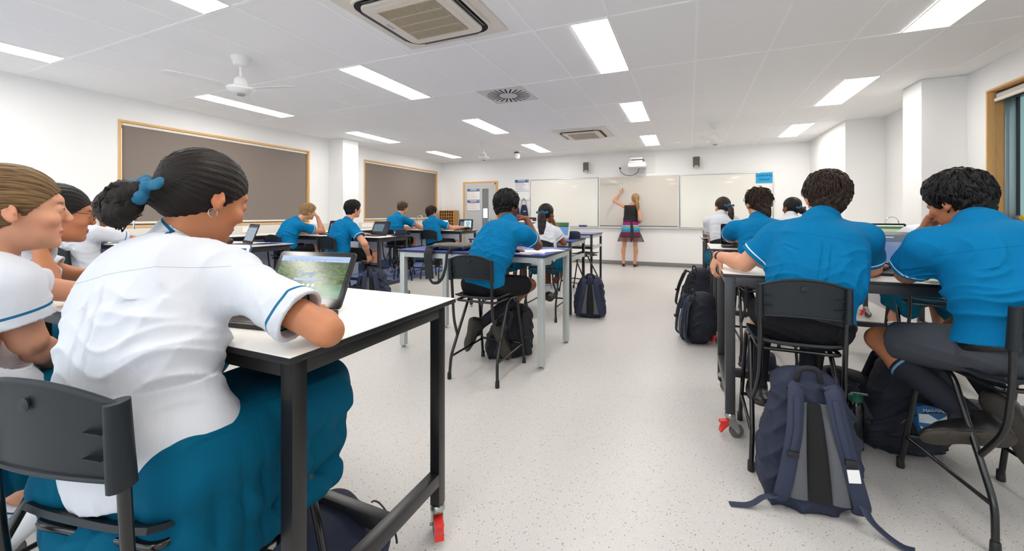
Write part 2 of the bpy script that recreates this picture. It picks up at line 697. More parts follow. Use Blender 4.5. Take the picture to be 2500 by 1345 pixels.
MB().box(-5.26, -5.13, YF - .012, YF - .0105, 1.12, 1.38).build('glow_patch', mat('daylight_glow', (235, 240, 245), .3, emit=((235, 242, 250), .7)), d1)  # glowing sheet stands in for the brightness behind the door glass
MB().box(-5.02, -4.98, YF - .03, YF - .02, .92, 1.12, bev=.004).tube(fillet([(-5.0, YF - .02, 1.05), (-5.0, YF - .07, 1.05), (-5.11, YF - .07, 1.05)], .015), .009).build('door_handle', M_ALU, d1)

# A4 notices -----------------------------------------------------------------------------
M_PAPER = mat('paper', (240, 240, 240), .7)
M_NAVYP = mat('notice_blue', (40, 84, 152), .7)
M_NAVY2 = mat('notice_navy', (30, 40, 84), .7)
M_REDTXT = mat('notice_red_text', (214, 176, 174), .8)
M_GRYTXT = mat('notice_grey_text', (150, 152, 170), .8)


def notice(x0, x1, z0, z1, y, label, red, seed):
    rs = random.Random(seed)
    w, h = x1 - x0, z1 - z0
    o = empty('notice', ((x0 + x1) / 2, y, (z0 + z1) / 2), 0, label, 'poster', 'printed notices on the front wall')
    MB().box(-w / 2, w / 2, -.0015, 0, -h / 2, h / 2).build('sheet', M_PAPER, o)
    mb = MB()
    mb.box(-w / 2, w / 2, -.0022, -.0014, h / 2 - .16 * h, h / 2)
    mb.box(-w / 2, w / 2, -.0022, -.0014, -h / 2, -h / 2 + .025 * h)
    mb.build('header', M_NAVYP, o)
    MB().box(-w * .3, w * .3, -.0026, -.002, h / 2 - .07 * h, h / 2 - .02 * h).box(-w * .24, w * .24, -.0026, -.002, h / 2 - .14 * h, h / 2 - .09 * h).box(
        w * .40, w * .46, -.0026, -.002, h / 2 - .13 * h, h / 2 - .03 * h).build('lettering', mat('notice_letter', (190, 205, 232), .7), o)
    MB().box(-w / 2, w / 2, -.0022, -.0014, h / 2 - .235 * h, h / 2 - .175 * h).build('band', M_NAVY2, o)
    mb = MB()
    z = h / 2 - .29 * h
    while z > -h / 2 + .08 * h:
        L = rs.uniform(.45, .92) * w
        mb.box(-w * .46, -w * .46 + L, -.002, -.0014, z, z + .018 * h)
        z -= rs.choice((.045, .045, .045, .08)) * h
    mb.build('text_lines', M_REDTXT if red else M_GRYTXT, o)
    return o


notice(-5.763, -5.365, 1.625, 1.935, YF - .0235, 'upper printed notice with red text on the grey door', True, 1)
notice(-5.763, -5.365, 1.318, 1.607, YF - .0235, 'lower printed notice on the grey door beneath another', True, 2)
notice(-4.305, -3.902, 1.83, 2.143, YF - .0005, 'printed notice with blue header on wall beside the left whiteboard', False, 3)

# whiteboards ----------------------------------------------------------------------------
M_WB = mat('whiteboard_face', (232, 230, 222), .28, coat=.3)
M_WB2 = mat('interactive_board_face', (206, 200, 190), .30, coat=.25)


def whiteboard(x0, x1, z0, z1, label, face, depth=.02, fr=.016, frm=None):
    o = empty('whiteboard', ((x0 + x1) / 2, YF, z0), 0, label, 'whiteboard')
    w, h = (x1 - x0) / 2, z1 - z0
    MB().box(-w + fr, w - fr, -depth + .004, 0, fr, h - fr).build('writing_surface', face, o)
    mb = MB()
    for (a, b, c, d) in ((-w, w, 0, fr), (-w, w, h - fr, h), (-w, -w + fr, fr, h - fr), (w - fr, w, fr, h - fr)):
        mb.box(a, b, -depth - .004, 0, c, d, bev=.003)
    mb.build('frame', frm or M_ALU, o)
    return o


wl = whiteboard(-3.855, -2.05, .905, 2.128, 'left whiteboard with a blue eraser on its ledge', M_WB)
wc = whiteboard(-2.03, -.205, .905, 2.140, 'central interactive whiteboard with faint handwriting behind the teacher', M_WB2, .045, .02, M_WHITE)
wr = whiteboard(-.185, 1.648, .905, 2.118, 'right whiteboard with a blue sign taped at its top corner', M_WB)
MB().box(-.89, .89, -.052, -.045, .022, .036).build('black_strip', M_BLACK, wc)
for (wb_, L) in ((wl, .9), (wc, .91), (wr, .915)):
    MB().box(-L, L, -.075, 0, -.022, -.004, bev=.004).build('pen_ledge', mat('ledge', (214, 212, 206), .4), wb_)
hw = text_obj('Homework', .115, 'handwriting', mat('faded_marker', (182, 176, 174), .8), wc, (-.60, -.0425, 1.045), (math.pi / 2, 0, 0), .0003, shear=.25)
er = empty('board_eraser', (-2.43, YF - .055, .905 - .003), 0, 'blue whiteboard eraser on the ledge of left whiteboard', 'eraser')
MB().plate(.20, .028, .045, .009, M=Matrix.Translation((0, -.022, .032))).build('grip', mat('eraser_blue', (40, 62, 150), .5), er)
MB().box(-.092, .092, -.02, .02, 0, .019, bev=.003).build('felt_pad', mat('felt', (60, 60, 66), .95), er)

# LEARNING GOALS sign --------------------------------------------------------------------
lg = empty('learning_goals_sign', (1.478, YF - .026, 1.998), 0, 'bright blue LEARNING GOALS sign taped on right whiteboard', 'sign')
MB().box(-.150, .150, -.002, 0, -.112, .112).build('card', mat('sign_blue', (0, 158, 214), .6), lg)
M_SIGNTXT = mat('sign_text', (20, 70, 96), .7)
text_obj('LEARNING', .062, 'lettering', M_SIGNTXT, lg, (0, -.0025, .045), (math.pi / 2, 0, 0), .0004, bold=.001)
text_obj('GOALS', .062, 'lettering', M_SIGNTXT, lg, (0, -.0025, -.040), (math.pi / 2, 0, 0), .0004, bold=.001)
MB().box(-.14, -.07, -.003, -.002, .100, .118).build('sticky_tape', mat('clear_tape', (170, 215, 232), .3), lg)

# speakers -------------------------------------------------------------------------------
for i, (x, lab) in enumerate(((-2.335, 'grey wall speaker above the left whiteboard'), (.160, 'grey wall speaker above the right whiteboard'))):
    s = empty('wall_speaker', (x, YF, 2.39), 0, lab, 'speaker')
    MB().plate(.155, .25, .10, .02, M=Matrix.Translation((0, -.13, 0)), bev=.006).build('cabinet', M_WHITE2, s)
    MB().plate(.138, .232, .010, .016, M=Matrix.Translation((0, -.139, 0)), bev=.003).build('grille', mat('speaker_grille', (98, 94, 88), .75, bump=(900, .4, .001)), s)
    MB().box(-.04, .04, -.141, -.138, -.105, -.085).build('badge', M_WHITE2, s)
    MB().box(-.03, .03, -.04, 0, -.03, .03).cyl((0, -.05, -.125), (0, -.05, -.15), .012).build('bracket', M_WHITE2, s)

# projector ------------------------------------------------------------------------------
pj = empty('projector', (-1.06, YF, 2.40), 0, 'white short throw projector mounted above the central board', 'projector')
MB().plate(.60, .42, .012, .02, M=Matrix.Translation((.04, -.012, .01)), bev=.004).build('wall_plate', mat('plate_white', (226, 226, 224), .5), pj)
MB().box(-.05, .05, -.34, -.01, .07, .12, bev=.01).build('arm', M_WHITE, pj)
mb = MB()
mb.plate(.40, .105, .33, .035, M=Matrix.Translation((-.03, -.46, -.045)), bev=.02, seg=5)
mb.plate(.30, .05, .26, .02, M=Matrix.Translation((-.05, -.43, .035)), bev=.012, seg=5)
mb.build('body', M_WHITE, pj)
MB().plate(.27, .014, .20, .006, M=Matrix.Translation((-.01, -.435, .068))).build('lens_slot', M_BLACK, pj)
MB().plate(.29, .055, .22, .02, M=Matrix.Translation((-.05, -.41, .10)), bev=.014, seg=5).build('top_cover', M_WHITE, pj)
MB().box(-.10, -.02, -.462, -.46, -.055, -.045).build('badge', mat('lightgrey', (200, 200, 200), .5), pj)
ib = empty('interface_box', (-1.03, YF, 2.175), 0, 'small white box on wall under the projector', 'box')
MB().plate(.22, .13, .05, .012, M=Matrix.Translation((0, -.05, 0)), bev=.004).build('casing', mat('box_grey', (206, 207, 206), .5), ib)
MB().box(-.09, .05, -.052, -.05, -.02, -.012).build('label_strip', M_WHITE, ib)


def socket(loc, rotz, label, group=None, w=.115, h=.073):
    s = empty('power_socket', loc, rotz, label, 'socket', group)
    MB().plate(w, h, .010, .006, M=Matrix.Translation((0, -.010, 0)), bev=.002).build('cover_plate', M_WHITE, s)
    mb = MB()
    for sx in (-1, 1):
        mb.box(sx * .028 - .008, sx * .028 + .008, -.0125, -.0095, .012, .026, bev=.001)
    mb.build('switch', M_WHITE2, s)
    return s


socket((-1.475, YF, 2.345), 0, 'white double power socket left of the projector')
MB().tube([(-.0, 0, 0), (0, -.03, 0)], .022, 14).build('plug', M_BLACK, bpy.data.objects['power_socket'], loc=(-.045, -.010, -.012))
pc = MB().tube(fillet([(-1.52, YF - .035, 2.33), (-1.52, YF - .05, 2.27), (-1.42, YF - .05, 2.16), (-1.25, YF - .06, 2.135), (-1.1, YF - .09, 2.20), (-1.06, YF - .16, 2.32)], .08), .006, 8).build('power_cord', M_BLACK, pj, loc=(1.06, -YF, -2.40))
socket((.335, YF, 2.36), 0, 'white power socket beside the right wall speaker')

# bags on the hook rail ------------------------------------------------------------------
hr = empty('coat_rail', (-4.07, YF, 1.63), 0, 'narrow white hook rail on wall left of whiteboards', 'coat rail')
MB().box(-.24, .20, -.022, 0, -.035, .035, bev=.004).build('backboard', M_WHITE, hr)
for k in range(4):
    MB().tube(fillet([(-.19 + .12 * k, -.02, .0), (-.19 + .12 * k, -.05, -.01), (-.19 + .12 * k, -.055, .02)], .01), .004, 8).build('hook', M_CHROME, hr)
M_NAVYB = mat('navy_canvas', (30, 38, 66), .85, bump=(300, .3, .002))


def draw_bag(x, label, patch):
    b = empty('drawstring_bag', (x, YF - .04, 1.64), 0, label, 'bag', 'drawstring bags on the hook rail')

    def fn(u, v):
        w = .055 + .065 * v ** .7
        bul = .035 * math.sin(math.pi * u) * (1 - .5 * abs(2 * v - 1)) + .006 * math.sin(u * 21) * (1 - v)
        return ((u - .5) * 2 * w + .01 * v, -.012 - bul, -.17 - .30 * v)
    MB().sheet(fn, 16, 12, thick=.02).build('sack', M_NAVYB, b)
    mb = MB()
    mb.tube([(0, -.02, 0), (-.045, -.03, -.10), (-.05, -.03, -.18)], .005, 6)
    mb.tube([(0, -.02, 0), (.04, -.03, -.10), (.048, -.03, -.18)], .005, 6)
    mb.tube([(-.01, -.02, 0), (-.07, -.03, -.06), (-.10, -.03, -.46)], .004, 6)
    mb.tube([(.01, -.02, 0), (.08, -.03, -.08), (.12, -.03, -.46)], .004, 6)
    mb.build('cord', M_BLACK, b)
    if patch:
        MB().box(.0, .075, -.062, -.058, -.36, -.325).build('name_patch', mat('patch_blue', (110, 160, 205), .7), b)


draw_bag(-4.02, 'navy drawstring bag with light blue patch on hook rail', True)
draw_bag(-4.26, 'navy drawstring bag half hidden behind the boy at the blue table', False)

# bench along the left wall --------------------------------------------------------------
bn = empty('wall_bench', (XL, 5.9, 0), 0, 'long white benchtop running under the left windows', 'bench')
MB().box(.0, .62, -4.9, 4.19, .868, .900, bev=.002).build('benchtop', M_BENCH, bn)
MB().box(.585, .623, -4.9, 4.19, .835, .893, bev=.003).build('front_edge', M_BLKEDGE, bn)
MB().box(.0, .03, -4.9, 4.19, .15, .868).build('back_panel', M_JOIN, bn)
for k, yy in enumerate((-4.3, -2.9, -1.45, 0, 1.4, 2.7)):
    mb = MB()
    mb.box(.55, .59, yy - .02, yy + .02, 0, .868)
    mb.tube([(.56, yy, .6), (.25, yy, .85)], .014, 4)
    mb.build('support_leg', M_BLKEDGE, bn)
sb = MB()
sb.box(XL + .001, XL + .018, 1.0, YF - .01, .901, 1.035, bev=.002)
tag(sb.build('splashback', M_SPLASH), 'pale grey upstand panel between benchtop and left windows', 'splashback')
for i, (px, py) in enumerate(((604, 560), (889, 550), (902, 549.5), (921, 549))):
    p = AX(px, py, XL + .018)
    socket((XL + .018, p.y, .972), math.pi / 2, ['white socket on the pale upstand left of the blond boy', 'leftmost of three white sockets behind the black haired boy',
           'middle one of three white sockets behind the laptop', 'rightmost of three white sockets behind the laptop'][i], 'sockets over the wall bench', .16, .085)


# taps -----------------------------------------------------------------------------------
def tap(loc, rz, label, h=.27):
    t = empty('tap', loc, rz, label, 'tap', 'chrome gooseneck taps')
    MB().lathe([(.026, 0), (.026, .01), (.017, .02), (.015, .07), (.012, .075)], n=16).build('base', M_CHROME, t)
    pts = [(0, 0, .05), (0, 0, h * .62)] + [(.075 - .075 * math.cos(a), 0, h * .62 + .09 * math.sin(a)) for a in [math.pi * k / 10 for k in range(1, 11)]] + [(.15, 0, h * .5)]
    MB().tube(pts, .009, 10).cyl((.15, 0, h * .5), (.15, 0, h * .42), .012).build('spout', M_CHROME, t)
    MB().tube([(0, 0, .045), (0, .05, .06)], .006, 8).build('lever', M_CHROME, t)


tap((-6.36, AX(1018, 550, -6.36).y, .90), 0.2, 'tall chrome gooseneck tap under the far blind', .33)
tap((-6.36, AX(300, 560, -6.36).y, .90), 0.3, 'chrome gooseneck tap under the near blind behind a girl', .33)
tap((2.62, 7.15, .90), math.pi, 'chrome tap at the sink bench by right wall', .31)
rbn = empty('sink_bench', (2.773, 7.2, 0), 0, 'white sink bench in recess of the right wall', 'bench')
MB().box(-.47, 0, -.79, .82, .868, .9, bev=.002).build('benchtop', M_BENCH, rbn)
MB().box(-.45, 0, -.78, .82, 0, .868).build('cupboard', M_JOIN, rbn)

# pigeonhole unit ------------------------------------------------------------------------
ph = empty('pigeonhole_unit', (-6.27, YF - .33, .90), 0, 'wooden pigeonhole unit on bench in the far left corner', 'shelf')
W_, Hh, D_ = .46, .42, .26
mb = MB()
nx, nz = 6, 5
for i in range(nx + 1):
    x = -W_ / 2 + W_ * i / nx
    mb.box(x - .006, x + .006, 0, D_, 0, Hh)
for j in range(nz + 1):
    z = Hh * j / nz
    mb.box(-W_ / 2 - .006, W_ / 2 + .006, 0, D_, z - .006, z + .006)
mb.build('dividers', M_PINE2, ph)
MB().box(-W_ / 2, W_ / 2, D_ - .008, D_, 0, Hh).build('back_panel', mat('brown_board', (120, 78, 44), .7), ph)
MB().box(W_ / 2 + .006, W_ / 2 + .02, -.004, D_ + .002, -.006, Hh + .008).build('side_panel', M_PINE2, ph)

# ceiling lights -------------------------------------------------------------------------
n_l = 0
rows = {'A': -.855, 'B': -3.308, 'C': -5.775, 'E': 1.612}
pos_words = {'A': 'row above the centre aisle', 'B': 'second row from the left wall', 'C': 'row nearest the left wall', 'E': 'row nearest the right wall'}
near_words = {-2: 'unseen behind the camera, kept for its light', -1: 'closest to the camera', 0: 'near end', 1: 'middle', 2: 'far end by the front wall'}
proto = None
for k in (2, 1, 0, -1, -2):  # rearmost row is unseen, kept for the light it gives
    for r, x in rows.items():
        if proto is None:
            proto = empty('ceiling_light', (0, 0, 0))
            fr = MB()
            for (a, b, c, d) in ((-.150, .150, -.612, -.604), (-.150, .150, .604, .612), (-.150, -.142, -.604, .604), (.142, .150, -.604, .604)):
                fr.box(a, b, c, d, -.006, 0)
            fr.build('frame', M_WHITE, proto)
            MB().box(-.142, .142, -.604, .604, -.004, -.001).build('diffuser', M_DIFF, proto)
        yc = 3.125 + 2.48 * k + .612
        place(proto, n_l > 0, (x + .144, yc, H - .003), 0,
              'lit ceiling panel, %s, %s' % (pos_words[r], near_words[k]), 'ceiling light', 'recessed ceiling light panels')
        n_l += 1


# cassette air conditioners ----------------------------------------------------------------
M_ACW = mat('ac_white', (226, 219, 208), .45)
M_ACG = mat('ac_grille', (196, 182, 160), .5)


def rrect(w, h, r, seg=6):
    pts = []
    for cx, cy, a0 in ((w / 2 - r, h / 2 - r, 0), (-w / 2 + r, h / 2 - r, 90), (-w / 2 + r, -h / 2 + r, 180), (w / 2 - r, -h / 2 + r, 270)):
        for k in range(seg + 1):
            a = math.radians(a0 + 90 * k / seg)
            pts.append((cx + r * math.cos(a), cy + r * math.sin(a)))
    return pts


def aircon(loc, label):
    a = empty('air_conditioner', loc, 0, label, 'air conditioner')
    R = Matrix.Rotation(-math.pi / 2, 4, 'X')   # prism y -> -z
    FL = Matrix(((1, 0, 0, 0), (0, 0, 1, 0), (0, -1, 0, 0), (0, 0, 0, 1)))
    MB().prism(rrect(.95, .95, .02), 0, .014, M=FL, bev=.004).build('fascia', M_ACW, a)
    MB().prism(rrect(.80, .80, .12), .012, .030, M=FL, bev=.006).build('body_ring', M_ACW, a)
    mb = MB()
    mb.prism(rrect(.765, .765, .11), .026, .0315, M=FL)
    mb.build('air_slot', M_DARK, a)
    MB().prism(rrect(.675, .675, .07), .028, .048, M=FL, bev=.006).build('centre_panel', M_ACW, a)
    mb = MB()
    for s in ((0, 1), (0, -1), (1, 0), (-1, 0)):
        M = Matrix.Translation((s[0] * .36, s[1] * .36, -.036)) @ Matrix.Rotation(math.atan2(s[1], s[0]), 4, 'Z') @ Matrix.Rotation(.5, 4, 'Y')
        mb.box(-.014, .014, -.26, .26, -.002, .002, M=M)
    mb.build('louvre', mat('louvre_grey', (86, 84, 84), .5), a)
    MB().prism(rrect(.575, .575, .03), .047, .050, M=FL).build('grille_frame', M_ACW, a)
    mb = MB()
    for k in range(46):
        y = -.235 + .47 * k / 45
        mb.box(-.235 + .47 * k / 45 - .0028, -.235 + .47 * k / 45 + .0028, -.24, .24, -.056, -.050)
    for k in range(5):
        y = -.24 + .12 * k
        mb.box(-.24, .24, y - .005, y + .005, -.0575, -.050)
    mb.build('grille', M_ACG, a)
    MB().box(-.24, .24, -.24, .24, -.0515, -.0495).build('filter', mat('filter_brown', (104, 88, 72), .8), a)
    MB().box(-.31, -.285, -.06, .02, -.0505, -.048).build('badge', mat('ac_badge', (180, 186, 200), .4), a)


aircon((-1.815, 2.53, H - .001), 'large cassette air conditioner near the camera, brown grille')
aircon((-1.785, 7.45, H - .001), 'far cassette air conditioner above the front of the room')

# swirl diffuser ---------------------------------------------------------------------------
sv = empty('ceiling_vent', (-2.085, 4.685, H), 0, 'round swirl air vent of radial black slots', 'vent')
MB().box(-.297, .297, -.30, .30, -.007, 0).build('face_plate', mat('vent_white', (212, 211, 208), .5), sv)
mb = MB()
for k in range(24):
    M = Matrix.Rotation(2 * math.pi * k / 24, 4, 'Z') @ Matrix.Rotation(.0, 4, 'Z')
    mb.box(.115, .272, -.0105, .0105, -.0078, -.0062, M=M)
mb.build('slot', M_DARK, sv)
MB().lathe([(0, -.0095), (.10, -.009), (.108, -.007)], n=32).build('hub', mat('vent_white2', (205, 205, 204), .5), sv)


# ceiling fans, blades at rest ---------------------------------------------------------------
def fan(loc, rz, label):
    f = empty('ceiling_fan', loc, rz, label, 'ceiling fan', 'white ceiling fans')
    MB().lathe([(.085, 0), (.084, -.012), (.062, -.075), (.05, -.085), (.02, -.09)], n=28).build('canopy', M_WHITE, f)
    MB().cyl((0, 0, -.085), (0, 0, -.20), .0125).build('rod', M_WHITE, f)
    MB().lathe([(.0, -.185), (.03, -.19), (.052, -.21), (.058, -.25), (.06, -.275), (.105, -.285), (.118, -.30), (.118, -.315), (.095, -.335), (.06, -.348), (.03, -.352), (0, -.353)], n=32).build('motor', M_WHITE, f)
    for k in range(3):
        a = 2 * math.pi * k / 3
        M = Matrix.Rotation(a, 4, 'Z') @ Matrix.Rotation(.16, 4, 'X')
        bl = MB()
        bl.box(.10, .17, -.014, .014, -.306, -.302, M=Matrix.Rotation(a, 4, 'Z'))
        bl.prism([(.15, -.045), (.50, -.058), (.58, -.045), (.60, 0), (.58, .045), (.50, .058), (.15, .045)], -.0012, .0012, M=Matrix.Rotation(a, 4, 'Z') @ Matrix.Translation((0, 0, -.300)) @ Matrix.Rotation(.15, 4, 'X') @ Matrix(((1, 0, 0, 0), (0, 0, 1, 0), (0, 1, 0, 0), (0, 0, 0, 1))))
        bl.build('blade', M_WHITE, f)
    MB().lathe([(0, -.352), (.032, -.352), (.034, -.358), (.03, -.366), (0, -.368)], n=20).build('switch_cap', mat('fan_grey', (150, 150, 150), .4), f)
    return f


fan((-3.93, 2.53, H), .3, 'white ceiling fan above the front left tables, closest to camera')
fan((-3.98, 7.66, H), .9, 'white ceiling fan near the far left ceiling corner')
fan((.40, 7.46, H), .1, 'white ceiling fan above the right end of whiteboards')

cm = empty('security_camera', (-3.77, 8.98, H), 0, 'white dome security camera hanging from the ceiling', 'camera')
MB().lathe([(.05, 0), (.05, -.03), (.02, -.035)], c=(.06, 0, 0)).box(-.03, .06, -.02, .02, -.03, -.012).build('mount', M_WHITE, cm)
MB().lathe([(.0, -.02), (.058, -.022), (.072, -.05), (.070, -.13), (.055, -.17), (.02, -.185), (0, -.187)], n=24).build('housing', M_WHITE, cm)
MB().lathe([(.066, -.022), (.073, -.035), (.0735, -.048)], n=24).build('dark_band', M_BLACK, cm)
for i, (x, y, lab) in enumerate(((-1.436, 9.1, 'small round ceiling detector left of the far light panel'), (-.219, 9.13, 'small round ceiling detector right of the far light panel'))):
    d = empty('ceiling_detector', (x, y, H), 0, lab, 'detector')
    MB().lathe([(.055, 0), (.055, -.008), (.042, -.016), (0, -.02)], n=24).build('cover', mat('bright_white', (250, 250, 250), .4), d)
# ================================================================== FURNITURE
M_BLKMET = mat('black_powdercoat', (28, 27, 28), .32, spec=.5)
M_DKMET = mat('charcoal_powdercoat', (46, 46, 48), .35, spec=.5)
M_TUBE = mat('black_gloss_tube', (16, 17, 18), .22, spec=.6)
M_SHELL = mat('charcoal_plastic_shell', (18, 26, 32), .48, spec=.4, bump=(500, .08, .001))
M_SILV = mat('silver_powdercoat', (186, 192, 190), .35, metal=.35)
M_BLUETOP = mat('blue_laminate', (62, 84, 176), .22, noise=(300, .05))
M_NAVYEDGE = mat('navy_edge', (28, 34, 62), .4)
M_RED = mat('red_brake', (214, 46, 40), .35)
M_TYRE = mat('grey_tyre', (96, 92, 88), .5)
M_ZINC = mat('zinc', (176, 182, 178), .28, metal=.9)
M_YEL = mat('yellow_sticker', (214, 200, 40), .5)


def castor(parent, x, y, rz, brake=True):
    c = empty('castor', (x, y, 0), rz)
    c.parent = parent
    c.name = 'castor'
    M = Matrix.Identity(4)
    mb = MB()
    mb.lathe([(.024, .133), (.028, .125), (.028, .112), (.022, .104), (.012, .102)], n=18)
    mb.build('swivel_ring', M_ZINC, c)
    mb = MB()
    pts = [(-.012, .11), (.022, .11), (.034, .085), (.046, .04), (.034, .026), (.018, .045), (-.012, .075)]
    for s in (-1, 1):
        mb.prism(pts, s * .019 - .0015, s * .019 + .0015)
    mb.box(-.012, .024, -.02, .02, .106, .111)
    mb.cyl((.032, -.026, .036), (.032, .026, .036), .006, 10)
    mb.build('fork', M_ZINC, c)
    R = Matrix.Translation((.032, 0, .0365)) @ Matrix.Rotation(math.pi / 2, 4, 'X')
    MB().lathe([(.0, -.014), (.022, -.014), (.033, -.012), (.0365, -.006), (.0365, .006), (.033, .012), (.022, .014), (0, .014)], n=28, M=R).build('wheel', M_TYRE, c)
    if brake:
        MB().prism([(-.008, .094), (-.052, .088), (-.056, .078), (-.036, .074), (-.05, .05), (-.055, .028), (-.047, .026), (-.028, .05), (-.004, .07)], -.017, .017, bev=.003).build('brake_pedal', M_RED, c)
    return c


def table(x0, x1, y0, y1, label, top=M_BENCH, edge=M_BLKEDGE, leg=M_BLKMET, lw=.04, feet='castor', stretch=True, group='classroom tables', shelf=False, inset=.028, apron=None, castors=((1, 0), (1, 1), (0, 0), (0, 1)), brk=None, h=.90, tt=.014, noleg=()):
    w, d = (x1 - x0), (y1 - y0)
    t = empty('table', (x0, y0, 0), 0, label, 'table', group)
    MB().box(.0, w, .0, d, h - tt + .004, h, bev=.001).build('tabletop', top, t)
    MB().box(-.0015, w + .0015, -.0015, d + .0015, h - tt - .003, h - .0022, bev=.001).build('edge_band', edge, t)
    r = lw
    ap = apron or leg
    mb = MB()
    zr = h - tt - .004
    i = inset
    mb.box(i + r, w - i - r, i, i + r * .9, zr - .045, zr, bev=.002)
    mb.box(i + r, w - i - r, d - i - r * .9, d - i, zr - .045, zr, bev=.002)
    mb.box(i, i + r * .9, i + r, d - i - r, zr - .045, zr, bev=.002)
    mb.box(w - i - r * .9, w - i, i + r, d - i - r, zr - .045, zr, bev=.002)
    mb.build('apron', ap, t)
    zb = .132 if feet == 'castor' else .022
    for (sx, sy) in ((0, 0), (0, 1), (1, 0), (1, 1)):
        lx = i if sx == 0 else w - i - r
        ly = i if sy == 0 else d - i - r
        lg = MB().box(lx, lx + r, ly, ly + r, zb, zr, bev=.002).build('leg', leg, t)
        if feet == 'castor':
            castor(t, lx + r / 2, ly + r / 2, (brk or {}).get((sx, sy), .4), (sx, sy) in castors)
        else:
            MB().lathe([(.016, 0), (.019, .003), (.018, .010), (.007, .012), (.007, .026)], c=(lx + r / 2, ly + r / 2, 0), n=14).build('levelling_foot', M_ZINC, lg)
    if stretch:
        mb = MB()
        for lx in (i, w - i - r):
            mb.box(lx, lx + r, i + r, d - i - r, .212, .258, bev=.002)
        mb.box(i + r, w - i - r, d * .56 - r / 2, d * .56 + r / 2, .212, .257, bev=.002)
        mb.build('stretcher', leg, t)
    if shelf:
        MB().box(i + r, w - i - .01, i + .01, d - i - .01, .665, .672).box(i + r, w - i - .02, i, i + .012, .66, .70).build('book_shelf', M_BLKMET, t)
        MB().box(w - i - r * .8, w - i, i + r, d - i - r, .655, .70, bev=.002).build('shelf_rail', ap, t)
    return t


T1 = table(-2.24, -.82, .637, 1.341, 'large white table closest to the camera, black castor frame', castors=((1, 0), (1, 1)), brk={(1, 1): 2.3, (1, 0): 2.0})
T2 = table(-2.445, -1.03, 3.0, 3.78, 'blue topped table on silver legs', top=M_BLUETOP, edge=M_NAVYEDGE, leg=M_SILV, lw=.05, feet='foot', stretch=False, inset=.012, tt=.018)
T3 = table(-2.67, -1.27, 4.70, 5.42, 'blue topped table with black legs holding a navy cap and white laptop', top=M_BLUETOP, edge=M_NAVYEDGE, leg=M_BLKMET, lw=.034, feet='foot', stretch=False, shelf=True, apron=M_SILV, inset=.01)
T4 = table(-2.80, -1.40, 6.45, 7.25, 'empty blue topped table nearest the whiteboards', top=M_BLUETOP, edge=M_NAVYEDGE, leg=M_BLKMET, lw=.034, feet='foot', stretch=False, shelf=True, apron=M_SILV, inset=.01)
T5 = table(.175, 1.975, 2.49, 3.19, 'white table of the two large boys at right', leg=M_DKMET, lw=.048, inset=.01, brk={(0, 0): .25, (0, 1): .8}, castors=((0, 0),))
T6 = table(.187, 1.987, 4.22, 4.92, 'white table in second row on the right', leg=M_DKMET, brk={(0, 0): .8})
T7 = table(.165, 1.965, 6.02, 6.72, 'white table in front row on the right, by the right whiteboard', leg=M_DKMET)
T8 = table(-5.75, -3.95, 2.25, 3.12, 'white table at left holding a laptop and blue folder', leg=M_DKMET)
T9 = table(-5.67, -3.87, 4.365, 5.035, 'white table at left holding a dark cap and open laptop', leg=M_DKMET, brk={(1, 1): .8})
T10 = table(-5.76, -3.965, 6.71, 7.38, 'white table in the far left corner below the taps', leg=M_DKMET)


